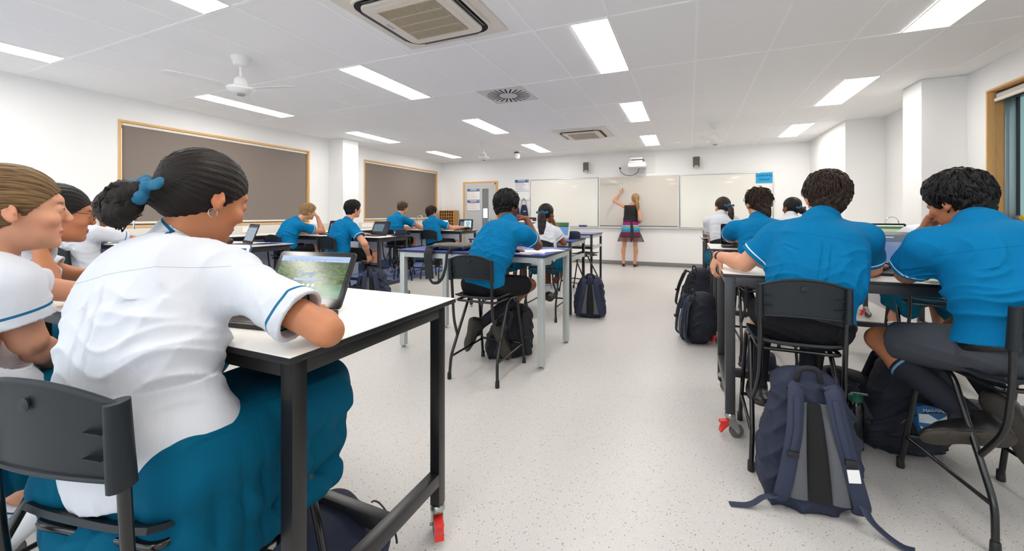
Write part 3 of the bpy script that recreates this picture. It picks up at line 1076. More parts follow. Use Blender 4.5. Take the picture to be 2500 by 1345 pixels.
# ------------------------------------------------------------------ high stools
def make_stool():
    s = empty('stool', (0, 0, 0))
    # seat pan: gently dished, rolled front
    def seat(u, v):
        x = (u - .5) * .37
        y = -.245 + v * .385
        e = (2 * abs(u - .5)) ** 3
        z = .602 - .014 * math.sin(math.pi * v) * (1 - e) + .010 * e - .018 * max(0, (v - .8) / .2) ** 2 + .012 * max(0, (.15 - v) / .15) ** 2
        w = 1 - .10 * (2 * v - 1) ** 4 - .04 * (1 - v)
        return (x * w, y, z)
    MB().sheet(seat, 16, 14, thick=-.012).build('seat', M_SHELL, s)
    # backrest: curved plastic shell, hooded at both ends over the uprights
    def back(u, v):
        a = (u - .5) * 2
        x = a * .166
        dy = .026 * (1 - a * a)
        ztop = .893 + .036 * (1 - abs(a) ** 2.2)
        zbot = .752 + .010 * (1 - a * a)
        z = zbot + (ztop - zbot) * v
        y = -.292 - dy - .012 * (v - .5)
        return (x, y, z)
    mb = MB()
    mb.sheet(back, 24, 8, thick=.007)
    # rolled rims
    mb.tube([Vector(back(i / 24, 1)) for i in range(25)], .0055, 8)
    mb.tube([Vector(back(i / 24, 0)) for i in range(25)], .0055, 8)
    bk = mb.build('backrest', M_SHELL, s)
    for sx in (-1, 1):
        hd = MB()
        hd.tube([(sx * .166, -.288, .745), (sx * .167, -.292, .80), (sx * .167, -.297, .898)], [.0205, .0195, .0175], 14, flat=(.85, 1.15, (0, 1, 0)))
        hd.build('hood', M_SHELL, bk)
        rb = MB()
        for z in (.80, .845):
            rb.box(sx * .135 - .022, sx * .135 + .018, -.314, -.300, z, z + .0016)
        rb.build('rib', M_SHELL, bk)
    MB().lathe([(.010, 0), (.0125, .001), (.0125, .002), (.010, .003)], n=20, M=Matrix.Translation((-.0, -.3245, .888)) @ Matrix.Rotation(math.pi / 2, 4, 'X')).build('maker_mark', M_SHELL, bk)
    for sx in (-1, 1):
        up = fillet([(sx * .166, -.290, .86), (sx * .160, -.275, .60), (sx * .162, -.255, .44), (sx * .181, -.178, .315)], .06)
        MB().tube(up, .0105, 12).build('upright', M_TUBE, s)
        rear = fillet([(sx * .197, -.262, .012), (sx * .190, -.250, .17), (sx * .168, -.02, .565), (sx * .160, .10, .572)], .05)
        lg = MB().tube(rear, .0112, 12).build('leg', M_TUBE, s)
        MB().lathe([(.0, 0), (.0145, 0), (.016, .006), (.0145, .045), (.0125, .05)], c=(sx * .197, -.262, 0), n=14).build('foot_cap', M_BLACK, lg)
        front = fillet([(sx * .190, .262, .012), (sx * .170, .150, .572), (sx * .165, .02, .574)], .05)
        lg = MB().tube(front, .0112, 12).build('leg', M_TUBE, s)
        MB().lathe([(.0, 0), (.0145, 0), (.016, .006), (.0145, .045), (.0125, .05)], c=(sx * .190, .262, 0), n=14).build('foot_cap', M_BLACK, lg)
        MB().tube([(sx * .190, -.250, .165), (sx * .184, .232, .165)], .0085, 10).build('side_rail', M_TUBE, s)
    mb = MB()
    mb.tube([(-.184, .231, .172), (.184, .231, .172)], .0095, 10)
    mb.build('footrest', M_TUBE, s)
    mb = MB()
    mb.tube(fillet([(-.16, .10, .577), (-.16, -.225, .583), (.16, -.225, .583), (.16, .10, .577)], .03), .009, 10)
    mb.build('seat_frame', M_TUBE, s)
    return s


STOOLS = [
    ((-1.13, .63), .20, 'charcoal stool of the dark haired girl closest to the camera'),
    ((-1.72, .50), .10, 'charcoal stool of the smiling blonde girl at far left'),
    ((-2.50, .72), -.1, 'charcoal stool of the girl resting chin on hand at far left'),
    ((-5.20, 2.02), 0, 'charcoal stool under the hunched girl by the near blind'),
    ((-5.36, 4.22), -.12, 'black stool of the boy with blond hair'),
    ((-4.36, 4.24), -.10, 'black stool of the boy gripping his seat edge'),
    ((-5.28, 6.50), 0, 'black stool of the light haired boy by the far blind'),
    ((-4.44, 6.60), 0.03, 'black stool of the boy using a drawing laptop'),
    ((-1.43, 2.84), 0, 'black stool of the boy at the blue and silver table'),
    ((-1.57, 4.66), .0, 'black stool of the girl with the dark ponytail'),
    ((.42, 5.78), 0, 'black stool of the ponytail girl by the right whiteboard'),
    ((.58, 4.10), .05, 'black stool of the student with wavy tied hair'),
    ((1.17, 5.72), 0, 'black stool of the girl facing the right wall corner'),
    ((.47, 2.49), 0, 'charcoal stool of the large boy at the right table corner'),
    ((1.165, 2.315), .15, 'charcoal stool of the dark haired boy at far right'),
    ((1.62, 4.00), -.1, 'black stool under the girl hidden behind the boys at right'),
    ((-2.10, 4.62), 0, 'black stool of the child hidden behind the boy at blue table'),
    ((-4.87, 6.36), .05, 'empty black stool between the two boys in the far left'),
    ((-1.57, 6.30), 1.2, 'backless black stool tucked by the front blue table'),
]
sp = make_stool()
for i, (c, rz, lab) in enumerate(STOOLS):
    st = place(sp, i > 0, (c[0], c[1], 0), rz, lab, 'stool', 'high classroom stools')
    if lab.startswith('backless'):
        for ch in [c_ for c_ in st.children_recursive if c_.name.startswith(('backrest', 'hood', 'rib', 'maker_mark', 'upright'))]:
            bpy.data.objects.remove(ch)

# ------------------------------------------------------------------ laptops
M_LAPB = mat('laptop_black', (42, 42, 44), .4)
M_LAPW = mat('laptop_silver', (206, 206, 204), .35, metal=.4)
M_KEY = mat('keys', (20, 20, 22), .5)
M_BEZ = mat('glossy_bezel', (10, 11, 12), .12, spec=.6)


def screen_mat(name, rgb, e=.55, pattern=None, col2=(20, 20, 20)):
    m = mat(name, (8, 8, 9), .15, emit=(rgb, e))
    if pattern:
        nt = m.node_tree
        b = nt.nodes['Principled BSDF']
        tc = N(nt, 'ShaderNodeTexCoord')
        pattern(nt, tc, b)
    return m


def landscape(nt, tc, b):
    """alpine lake wallpaper: peaks above, green reflection below"""
    sep = N(nt, 'ShaderNodeSeparateXYZ')
    nt.links.new(tc.outputs['Object'], sep.inputs[0])
    X, Z = sep.outputs['X'], sep.outputs['Z']
    mir = math_n(nt, 'ABSOLUTE', math_n(nt, 'SUBTRACT', Z, .078))
    cmb = N(nt, 'ShaderNodeCombineXYZ')
    nt.links.new(X, cmb.inputs[0])
    nt.links.new(mir, cmb.inputs[2])
    mp = N(nt, 'ShaderNodeMapping')
    mp.inputs['Rotation'].default_value = (0, .75, 0)
    mp.inputs['Scale'].default_value = (1, 1, 3.2)
    nt.links.new(cmb.outputs[0], mp.inputs['Vector'])
    n1 = N(nt, 'ShaderNodeTexNoise', i_Scale=20.0, i_Detail=9.0, i_Roughness=.68, i_Distortion=.4)
    nt.links.new(mp.outputs['Vector'], n1.inputs['Vector'])
    n2 = N(nt, 'ShaderNodeTexNoise', i_Scale=9.0, i_Detail=5.0)
    nt.links.new(cmb.outputs[0], n2.inputs['Vector'])
    cr = N(nt, 'ShaderNodeValToRGB')
    e = cr.color_ramp.elements
    e[0].position, e[0].color = .30, (*lin((16, 30, 24)), 1)
    e[1].position, e[1].color = .80, (*lin((200, 212, 226)), 1)
    for p, c in ((.42, (34, 58, 28)), (.52, (96, 124, 40)), (.57, (46, 66, 44)), (.66, (92, 104, 104))):
        q = e.new(p)
        q.color = (*lin(c), 1)
    a = math_n(nt, 'ADD', n1.outputs['Fac'], math_n(nt, 'MULTIPLY', mir, 1.1))
    a = math_n(nt, 'SUBTRACT', a, .04)
    nt.links.new(a, cr.inputs['Fac'])
    cr2 = N(nt, 'ShaderNodeValToRGB')
    e = cr2.color_ramp.elements
    e[0].position, e[0].color = .35, (*lin((26, 70, 58)), 1)
    e[1].position, e[1].color = .68, (*lin((120, 170, 150)), 1)
    q = e.new(.5)
    q.color = (*lin((58, 118, 70)), 1)
    nt.links.new(n2.outputs['Fac'], cr2.inputs['Fac'])
    below = math_n(nt, 'LESS_THAN', Z, .078)
    f = math_n(nt, 'MULTIPLY', below, .78)
    c = mix_n(nt, f, cr.outputs['Color'], cr2.outputs['Color'])
    nt.links.new(c, b.inputs['Emission Color'])


M_SCR = {
    'lake': screen_mat('screen_lake', (80, 120, 60), .50, landscape),
    'doc': screen_mat('screen_document', (176, 196, 214), .32),
    'white': screen_mat('screen_white', (205, 226, 244), .5),
    'dark': screen_mat('screen_dark', (36, 42, 58), .5),
    'mail': screen_mat('screen_blue_grey', (110, 136, 180), .36),
    'sheet': screen_mat('screen_sheet', (116, 160, 206), .42),
    'green': screen_mat('screen_page', (196, 206, 188), .36),
}
M_UI1 = mat('ui_pale_blue', (8, 8, 9), .3, emit=((176, 200, 236), .42))
M_UI2 = mat('ui_dark', (8, 8, 9), .3, emit=((44, 62, 88), .5))
M_UI3 = mat('ui_green', (8, 8, 9), .3, emit=((70, 116, 44), .38))
M_UI4 = mat('ui_white', (8, 8, 9), .3, emit=((225, 235, 245), .5))


def laptop(loc, rz, w, h, d, tilt, body, scr, label, lid_tilt_extra=0, detail=False):
    """loc: middle of the hinge line on the table; the base extends toward -y"""
    L = empty('laptop', loc, rz, label, 'laptop', 'open laptops on the classroom tables')
    b = MB().plate(w, d, .014, .014, M=Matrix.Translation((0, -d / 2, 0)) @ Matrix.Rotation(math.pi / 2, 4, 'X'), bev=.003)
    base = b.build('base', body, L)
    mb = MB()
    kw = (w - .04) / 13
    if detail:
        for r_ in range(5):
            for c_ in range(13):
                x = -w / 2 + .02 + kw * c_
                y = -.03 - .017 * r_
                mb.box(x + .001, x + kw - .001, y - .0145, y, .0142, .0155)
    else:
        mb.box(-w / 2 + .02, w / 2 - .02, -.115, -.03, .0142, .015)
    mb.build('keyboard', M_KEY, base)
    MB().box(-.045, .045, -d + .012, -.125, .0141, .0148).build('touchpad', M_LAPB, base)
    lid = empty('lid', (0, -.004, .016))
    lid.parent = L
    lid.rotation_euler = (-tilt, 0, 0)
    S = MB().plate(w, h, .0075, .014, M=Matrix.Translation((0, 0, h / 2)), bev=.002).build('lid_shell', body, lid)
    MB().plate(w - .006, h - .006, .001, .011, M=Matrix.Translation((0, -.001, h / 2))).build('bezel', M_BEZ if body is M_LAPB else M_WHITE, lid)
    sw, s0, s1 = w - .036, .032, h - .018
    sc = MB().box(-sw / 2, sw / 2, -.0016, -.0009, s0, s1).build('screen', M_SCR[scr], lid)
    e = .0004
    y0_, y1_ = -.0022, -.0015
    if scr == 'lake':
        MB().box(-sw / 2, sw / 2, y0_, y1_, s1 - .020, s1).build('browser_bar', M_UI1, lid)
        mb = MB()
        for k in range(8):
            mb.box(-sw / 2 + .012 + .024 * k, -sw / 2 + .022 + .024 * k, y0_ - e, y1_, s1 - .0175, s1 - .0165)
        mb.box(-sw / 2 + .02, sw / 2 - .03, y0_ - e, y1_, s1 - .011, s1 - .0105)
        mb.build('bookmark_row', M_UI2, lid)
        text_obj('Google', .026, 'page_logo', M_UI1, lid, (-.012, -.0024, s1 - .062), (math.pi / 2, 0, 0), .0002)
        MB().plate(.098, .009, .0006, .0044, M=Matrix.Translation((-.012, y0_, s1 - .084))).build('search_box', M_UI1, lid)
        for rr in range(2):
            for k in range(5):
                x = -.052 + .020 * k
                z = s1 - .104 - .0255 * rr
                MB().lathe([(.0027, 0), (.0052, 0), (.0052, .0006), (.0027, .0006)], n=16, M=Matrix.Translation((x, y0_ + .0004, z)) @ Matrix.Rotation(math.pi / 2, 4, 'X')).build('shortcut_icon', M_UI4, lid)
                MB().plate(.018, .0046, .0006, .002, M=Matrix.Translation((x, y0_, z - .0105))).build('shortcut_caption', M_UI1, lid)
        mb = MB()
        for k in range(16):
            mb.box(-.02 + .0085 * k, -.017 + .0085 * k, y0_, y1_, s0 + .002, s0 + .0045)
        mb.build('taskbar_icons', M_UI4, lid)
        text_obj('DELL', .013, 'brand_lettering', mat('silver_letters', (190, 195, 200), .3), lid, (-.005, -.0014, .018), (math.pi / 2, 0, 0), .0002, bold=.0003)
        for sx in (-1, 1):
            MB().box(sx * .105 - .018, sx * .105 + .018, -.006, .006, -.012, .004, bev=.002).build('hinge', M_ZINC, lid)
    elif scr == 'doc':
        MB().box(-sw / 2, sw / 2, y0_, y1_, s1 - .022, s1).build('toolbar', M_UI2, lid)
        mb = MB()
        for k in range(9):
            mb.box(-sw * .38, sw * (.1 + .25 * ((k * 7) % 5) / 5), y0_, y1_, s1 - .045 - .011 * k, s1 - .042 - .011 * k)
        mb.build('text_lines', mat('ui_text', (8, 8, 9), .3, emit=((150, 160, 175), .5)), lid)
    elif scr == 'dark':
        MB().box(-sw / 2 + .008, sw * .2, y0_, y1_, s0 + .02, s1 - .03).build('text_panel', mat('ui_teal', (8, 8, 9), .3, emit=((88, 112, 122), .5)), lid)
    elif scr == 'mail':
        MB().box(-sw / 2, sw / 2, y0_, y1_, s1 - .042, s1).build('browser_bar', M_UI2, lid)
        MB().plate(.17, .005, .0006, .002, M=Matrix.Translation((.0, y0_ - .0002, s1 - .014))).build('address_box', M_UI1, lid)
        MB().box(-sw / 2 + .004, -sw / 2 + .03, y0_, y1_, s1 - .056, s1 - .050).build('button_mark', M_UI2, lid)
        mb = MB()
        for k in range(9):
            mb.box(-sw / 2 + .02, -sw / 2 + .10, y0_, y1_, s1 - .068 - .009 * k, s1 - .0665 - .009 * k)
        mb.build('text_lines', M_UI2, lid)
    elif scr == 'green':
        MB().box(-sw / 2, sw / 2, y0_, y1_, s1 - .034, s1 - .010).build('green_banner', M_UI3, lid)
        MB().box(-sw / 2, sw / 2, y0_, y1_, s1 - .010, s1).build('browser_bar', M_UI4, lid)
        MB().box(-sw / 2 + .012, -sw / 2 + .07, y0_, y1_, s1 - .078, s1 - .044).build('page_photo', mat('ui_photo', (8, 8, 9), .3, emit=((96, 104, 72), .5)), lid)
        mb = MB()
        for k in range(5):
            mb.box(-sw / 2 + .012, -sw / 2 + .10, y0_, y1_, s1 - .090 - .008 * k, s1 - .0885 - .008 * k)
        mb.build('text_lines', M_UI2, lid)
    elif scr == 'sheet':
        MB().box(-sw / 2, sw / 2, y0_, y1_, s1 - .045, s1).build('green_banner', M_UI3, lid)
        MB().box(-sw / 2, sw / 2, y0_, y1_, s1 - .060, s1 - .045).build('dark_row', M_UI2, lid)
        mb = MB()
        for k in range(9):
            mb.box(-sw / 2, sw / 2, y0_, y1_, s1 - .075 - .013 * k, s1 - .074 - .013 * k)
        mb.build('grid_lines', M_UI2, lid)
    return L


HP = math.pi
laptop((-1.185, .957, .90), .130, .320, .195, .215, .47, M_LAPB, 'lake', 'large open laptop showing mountain lake search page, nearest to camera', detail=True)
laptop((-1.80, 1.02, .90), .12, .320, .195, .215, .38, mat('laptop_blue', (70, 96, 140), .4), 'mail', 'blue edged laptop mostly hidden behind the dark haired girl', detail=False)
laptop((-4.20, 2.77, .90), -.35, .34, .215, .22, .35, M_LAPB, 'doc', 'open laptop with document on the table beside blue folder')
laptop((-5.12, 4.80, .90), .15, .33, .21, .21, .3, M_LAPB, 'dark', 'laptop behind the blond boy at left')
laptop((-4.27, 4.80, .90), -.08, .34, .215, .22, .42, M_LAPB, 'dark', 'open laptop beside the dark cap, unused')
laptop((-4.66, 7.05, .90), .0, .33, .21, .21, .35, M_LAPB, 'white', 'laptop with bright white screen in the far left')
cl = laptop((-4.03, 6.98, .90), .0, .31, .205, .20, .12, M_LAPB, 'dark', 'laptop showing a black ink drawing of a figure')
lid = [c for c in cl.children if c.name.startswith('lid')][0]
MB().box(-.035, .12, -.0028, -.0022, .045, .18).build('drawing_sheet', mat('ui_sky', (8, 8, 9), .3, emit=((170, 196, 206), .7)), lid)
mb = MB()
INKM = mat('ui_ink', (12, 18, 30), .6)
for k in range(14):
    a = 2 * math.pi * k / 14
    mb.tube([(.045 + .022 * math.cos(a), -.0032, .135 + .025 * math.sin(a)), (.045 + .022 * math.cos(a + .5), -.0032, .135 + .025 * math.sin(a + .5))], .0045, 5)
for a, b in (((.045, .11), (.045, .075)), ((.035, .1), (.005, .08)), ((.055, .1), (.09, .085)), ((.045, .08), (.02, .05)), ((.045, .08), (.075, .05)), ((.02, .15), (.01, .12)), ((.075, .15), (.095, .11))):
    mb.tube([(a[0], -.0032, a[1]), (b[0], -.0032, b[1])], .0045, 5)
mb.build('ink_figure', INKM, lid)
laptop((-1.565, 5.10, .90), -.05, .31, .22, .21, .25, M_LAPW, 'sheet', 'white laptop with spreadsheet beside the ponytail girl')
laptop((-2.02, 5.10, .90), .05, .31, .22, .21, .25, M_LAPW, 'mail', 'white laptop seen past the seated boy\'s raised hand')
laptop((.98, 2.93, .90), -.05, .335, .215, .22, .32, M_LAPB, 'mail', 'dark laptop in front of the far right boy')
laptop((.55, 2.93, .90), .10, .335, .215, .22, 1.45, M_LAPB, 'dark', 'laptop with lid pushed flat in front of the large boy')
laptop((1.58, 4.62, .90), -.05, .36, .235, .23, .32, M_LAPB, 'green', 'laptop with green banner page in second row on right')
laptop((.455, 4.56, .90), .0, .32, .21, .21, .02, M_LAPB, 'dark', 'upright laptop behind the student with wavy tied hair')
laptop((.62, 6.45, .90), .0, .32, .21, .21, .3, M_LAPB, 'dark', 'laptop on the front right table beside the ponytail girl')

# ------------------------------------------------------------------ caps and hats
M_CAP = mat('navy_hat_cloth', (28, 32, 52), .85, bump=(400, .2, .001))
M_CREST = mat('pale_blue_crest', (170, 200, 222), .6)


def cap(loc, rz, label, kind='cap', r=.092, h=.10):
    c = empty('hat', loc, rz, label, 'hat')
    if kind == 'cap':
        MB().lathe([(r, 0), (r * 1.01, h * .3), (r * .98, h * .65), (r * .86, h * .88), (r * .5, h), (0, h * 1.02)], n=28).build('crown', M_CAP, c)

        def brim(u, v):
            a = (u - .5) * 2.2
            rr = r * .97 + .075 * v * math.cos(a * .75)
            return (rr * math.cos(a), rr * math.sin(a), .006 + .004 * math.cos(a * 2) - .004 * v)
        MB().sheet(brim, 18, 5, thick=.004).build('brim', M_CAP, c)
        mb = MB()
        M = Matrix.Rotation(-1.2, 4, 'Z') @ Matrix.Translation((0, -r - .001, h * .45)) @ Matrix.Rotation(.02, 4, 'X')
        pts = [(-.017, .02), (.017, .02), (.017, -.004), (0, -.024), (-.017, -.004)]
        mb.prism(pts, -.003, .006, M=M)
        mb.build('crest', M_CREST, c)
    else:
        MB().lathe([(r * 1.0, .012), (r * 1.03, h * .3), (r * .98, h * .8), (r * .9, h), (r * .6, h * 1.04), (0, h * 1.05)], n=28).build('crown', M_CAP, c)
        MB().lathe([(r * 1.0, .014), (r * 1.3, .010), (r * 1.62, .000), (r * 1.60, -.003), (r * 1.28, .004), (r * .98, .008)], n=32).build('brim', M_CAP, c)
    return c


cap((-1.385, 5.22, .90), 0.3, 'navy cap with pale crest on the blue table near whiteboards')
hat = cap((-3.90, 4.84, .902), 0, 'dark bucket hat with pale crest on the white table at left', 'bucket', .085, .095)
MB().prism([(-.014, .018), (.014, .018), (.014, -.004), (0, -.02), (-.014, -.004)], -.003, .006, M=Matrix.Rotation(-.5, 4, 'Z') @ Matrix.Translation((0, -.088, .05))).build('crest', M_CREST, hat)
cap((.50, 4.13, .004), 0, 'navy bucket hat lying on the floor under the second row', 'bucket', .10, .115).location = (.53, 3.75, .006)


# ------------------------------------------------------------------ papers, folders, small things
def tagm(mb, name, m, label, cat, loc=(0, 0, 0), rz=0, group=None):
    return tag(mb.build(name, m, loc=loc, rotz=rz), label, cat, group)


fo = empty('folder', (-4.17, 2.98, .90), -.15, 'bright blue open folder with white pages on left table', 'folder')
MB().sheet(lambda u, v: ((u - .5) * .34, (v - .5) * .26, .003 + .020 * u * (1 - v * .5)), 8, 6, thick=.003).build('cover', mat('folder_blue', (84, 108, 214), .45), fo)
MB().box(-.18, .17, -.14, .10, .0, .004).box(-.02, .20, -.15, .06, .004, .007).build('pages', M_PAPER, fo)
tagm(MB().sheet(lambda u, v: ((u - .5) * .21, (v - .5) * .30, .001 + .004 * math.sin(3 * u) * v), 6, 8, thick=.0006), 'paper_sheet', M_PAPER, 'white sheets on the blue table at the boy\'s right elbow', 'paper', (-1.15, 3.36, .9012), -.5)
tagm(MB().box(-.105, .105, -.148, .148, 0, .001), 'paper_sheet', M_PAPER, 'lower white sheet near the corner of the blue table', 'paper', (-1.22, 3.25, .9003), .3)
tagm(MB().box(-.12, .12, -.10, .10, 0, .012, bev=.002), 'exercise_book', mat('pale_yellow', (226, 232, 200), .7), 'pale yellow exercise book beside the far right boy\'s elbow', 'book', (1.14, 2.62, .9005), .1)
tagm(MB().box(-.07, .07, -.05, .05, 0, .002), 'paper_sheet', mat('pale_blue_paper', (150, 196, 226), .6), 'light blue sheet at the edge of the right boys\' table', 'paper', (1.13, 2.53, .9005), -.1)
tagm(MB().box(-.15, .15, -.105, .105, 0, .0012), 'paper_sheet', M_PAPER, 'white page on the left table in front of laptop', 'paper', (-4.30, 2.52, .9005), .1)
pcase = empty('pencil_case', (-4.52, 2.72, .90), .2, 'dark brown studded pencil case on the left table', 'pencil case')
MB().tube([(-.12, 0, .035), (-.10, 0, .037), (.10, 0, .037), (.12, 0, .035)], [.018, .036, .036, .018], 14, flat=(1, .9, (0, 0, 1))).build('body', mat('brown_leather', (84, 56, 44), .6, bump=(60, .5, .004)), pcase)
mb = MB()
for k in range(8):
    mb.lathe([(.005, 0), (.004, .003), (0, .004)], c=(-.09 + .025 * k, -.02, .066), n=8)
mb.build('studs', M_CHROME, pcase)
gl_ = empty('tumbler', (.208, 6.10, .90), 0, 'clear plastic cup with amber drink on the front right table', 'cup')
MB().lathe([(.030, .0), (.036, .10), (.0345, .10), (.0285, .003), (0, .003)], n=20).build('cup_wall', mat('clear_plastic', (225, 225, 220), .1, trans=.85), gl_)
MB().lathe([(0, .004), (.028, .004), (.031, .05), (0, .05)], n=20).build('drink', mat('amber', (206, 168, 110), .2), gl_)
wr_ = MB().sheet(lambda u, v: ((u - .5) * .10, (v - .5) * .06, .02 + .02 * math.sin(5 * u + 2 * v) + .02 * (1 - 2 * abs(v - .5))), 8, 6, thick=.002)
tagm(wr_, 'sponge', mat('yellow_cloth', (232, 206, 40), .7), 'yellow folded cloth on the right window sill', 'cloth', (XR + .08, 5.25, 1.152), .3)
tagm(MB().box(-.15, .15, -.11, .11, 0, .02, bev=.003), 'exercise_book', mat('book_dark', (44, 46, 54), .6), 'dark book under papers in second row on the right', 'book', (1.30, 4.58, .9005), .2)
tagm(MB().box(-.105, .105, -.15, .15, 0, .002), 'paper_sheet', M_PAPER, 'white pages beside the green banner laptop', 'paper', (1.25, 4.80, .9005), .5)
ds = empty('tablet_stand', (-2.03, 5.30, .90), .1, 'black tablet in a stand with a small white label', 'tablet')
MB().plate(.17, .28, .012, .018, M=Matrix.Translation((0, 0, .14)) @ Matrix.Rotation(-.2, 4, 'X'), bev=.003).build('tablet_back', M_BLACK, ds)
MB().plate(.045, .03, .0015, .002, M=Matrix.Translation((.01, .012, .235)) @ Matrix.Rotation(-.2, 4, 'X')).build('white_label', M_WHITE, ds)
# ================================================================== BODIES
# Surfaces are modelled as signed distances on a grid and turned into one continuous quad mesh.
import openvdb as vdb

V3 = lambda *a: np.array(a, dtype=np.float64)


def nrm(v):
    v = np.asarray(v, float)
    return v / (np.linalg.norm(v) + 1e-12)


class Vol:
    def __init__(s, lo, hi, v):
        s.v = v
        s.lo = np.asarray(lo, float) - 4 * v
        s.n = np.ceil((np.asarray(hi, float) + 4 * v - s.lo) / v).astype(int) + 1
        s.D = np.full(s.n, .06, np.float32)
        s.ax = [(s.lo[i] + v * np.arange(s.n[i])).astype(np.float32) for i in range(3)]

    def sub(s, lo, hi, pad):
        a = np.clip(np.floor((np.asarray(lo) - pad - s.lo) / s.v).astype(int), 0, s.n)
        b = np.clip(np.ceil((np.asarray(hi) + pad - s.lo) / s.v).astype(int) + 1, 0, s.n)
        sl = tuple(slice(a[i], b[i]) for i in range(3))
        if min(b - a) <= 0:
            return None, None
        X = s.ax[0][sl[0]][:, None, None]
        Y = s.ax[1][sl[1]][None, :, None]
        Z = s.ax[2][sl[2]][None, None, :]
        return sl, (X, Y, Z)

    def _comb(s, sl, d, k, mode):
        D = s.D[sl]
        d = d.astype(np.float32)
        if mode == 'u':
            if k > 0:
                h = np.maximum(k - np.abs(D - d), 0) / k
                s.D[sl] = np.minimum(D, d) - h * h * k * .25
            else:
                s.D[sl] = np.minimum(D, d)
        elif mode == 's':
            if k > 0:
                h = np.maximum(k - np.abs(D + d), 0) / k
                s.D[sl] = np.maximum(D, -d) + h * h * k * .25
            else:
                s.D[sl] = np.maximum(D, -d)
        elif mode == 'i':
            s.D[sl] = np.maximum(D, d)

    def cone(s, a, b, ra, rb, k=.0, mode='u', sq=None):
        """tapered capsule; sq=(axis, f): flattened along a unit axis by f"""
        a, b = np.asarray(a, float), np.asarray(b, float)
        R = max(ra, rb)
        pad = R + k + 3 * s.v
        sl, P = s.sub(np.minimum(a, b), np.maximum(a, b), pad)
        if sl is None:
            return s
        ab = b - a
        L2 = float(ab @ ab) + 1e-12
        px, py, pz = P[0] - a[0], P[1] - a[1], P[2] - a[2]
        t = np.clip((px * ab[0] + py * ab[1] + pz * ab[2]) / L2, 0, 1)
        qx, qy, qz = px - t * ab[0], py - t * ab[1], pz - t * ab[2]
        if sq is not None:
            ax, f = np.asarray(sq[0], float), sq[1]
            e = (qx * ax[0] + qy * ax[1] + qz * ax[2]) * (1 / f - 1)
            qx, qy, qz = qx + e * ax[0], qy + e * ax[1], qz + e * ax[2]
        d = np.sqrt(qx * qx + qy * qy + qz * qz) - (ra + (rb - ra) * t)
        if sq is not None:
            d = d * min(1, (1 + sq[1]) / 2)
        s._comb(sl, d, k, mode)
        return s

    def ell(s, c, r, R=None, k=.0, mode='u', e=2.0):
        """ellipsoid at c with radii r and axes = rows of R; e > 2 makes it boxier"""
        c = np.asarray(c, float)
        R = np.eye(3) if R is None else np.asarray(R, float)
        ext = np.sqrt(((R * np.asarray(r)[:, None]) ** 2).sum(0)) * (1.0 if e == 2 else 1.3)
        sl, P = s.sub(c - ext, c + ext, k + 3 * s.v)
        if sl is None:
            return s
        px, py, pz = P[0] - c[0], P[1] - c[1], P[2] - c[2]
        u = [px * R[i][0] + py * R[i][1] + pz * R[i][2] for i in range(3)]
        if e == 2.0:
            k0 = np.sqrt(sum((u[i] / r[i]) ** 2 for i in range(3)))
            k1 = np.sqrt(sum((u[i] / (r[i] * r[i])) ** 2 for i in range(3))) + 1e-9
            d = k0 * (k0 - 1) / k1
        else:
            k0 = sum(np.abs(u[i] / r[i]) ** e for i in range(3)) ** (1 / e)
            d = (k0 - 1) * min(r)
        s._comb(sl, d, k, mode)
        return s

    def plane(s, p, n, mode='i', region=None, r=.2):
        """keep what lies behind the plane (mode 'i') near p within r"""
        p, n = np.asarray(p, float), nrm(n)
        sl, P = s.sub(p - r, p + r, 0)
        if sl is None:
            return s
        d = (P[0] - p[0]) * n[0] + (P[1] - p[1]) * n[1] + (P[2] - p[2]) * n[2]
        if region is not None:
            w = region(P)
            D = s.D[sl]
            s.D[sl] = np.where(w, np.maximum(D, d), D)
        else:
            s._comb(sl, d, 0, mode)
        return s

    def disp(s, fn):
        """add a displacement fn(X, Y, Z) close to the surface"""
        i = np.nonzero(np.abs(s.D) < .035)
        X, Y, Z = s.ax[0][i[0]], s.ax[1][i[1]], s.ax[2][i[2]]
        s.D[i] -= fn(X, Y, Z).astype(np.float32)
        return s

    def mesh(s):
        g = vdb.FloatGrid(.06)
        g.copyFromArray(s.D)
        pts, quads = g.convertToQuads(0.0)
        pts = pts * s.v + s.lo
        # face winding: outward normals
        q = quads[:, ::-1] if len(quads) else quads
        if len(q):
            a, b, c = pts[q[:, 0]], pts[q[:, 1]], pts[q[:, 2]]
            d = pts[q[:, 3]]
            vol = (np.einsum('ij,ij->i', a, np.cross(b, c)) + np.einsum('ij,ij->i', a, np.cross(c, d))).sum()
            if vol < 0:
                q = q[:, ::-1]
        return pts, q


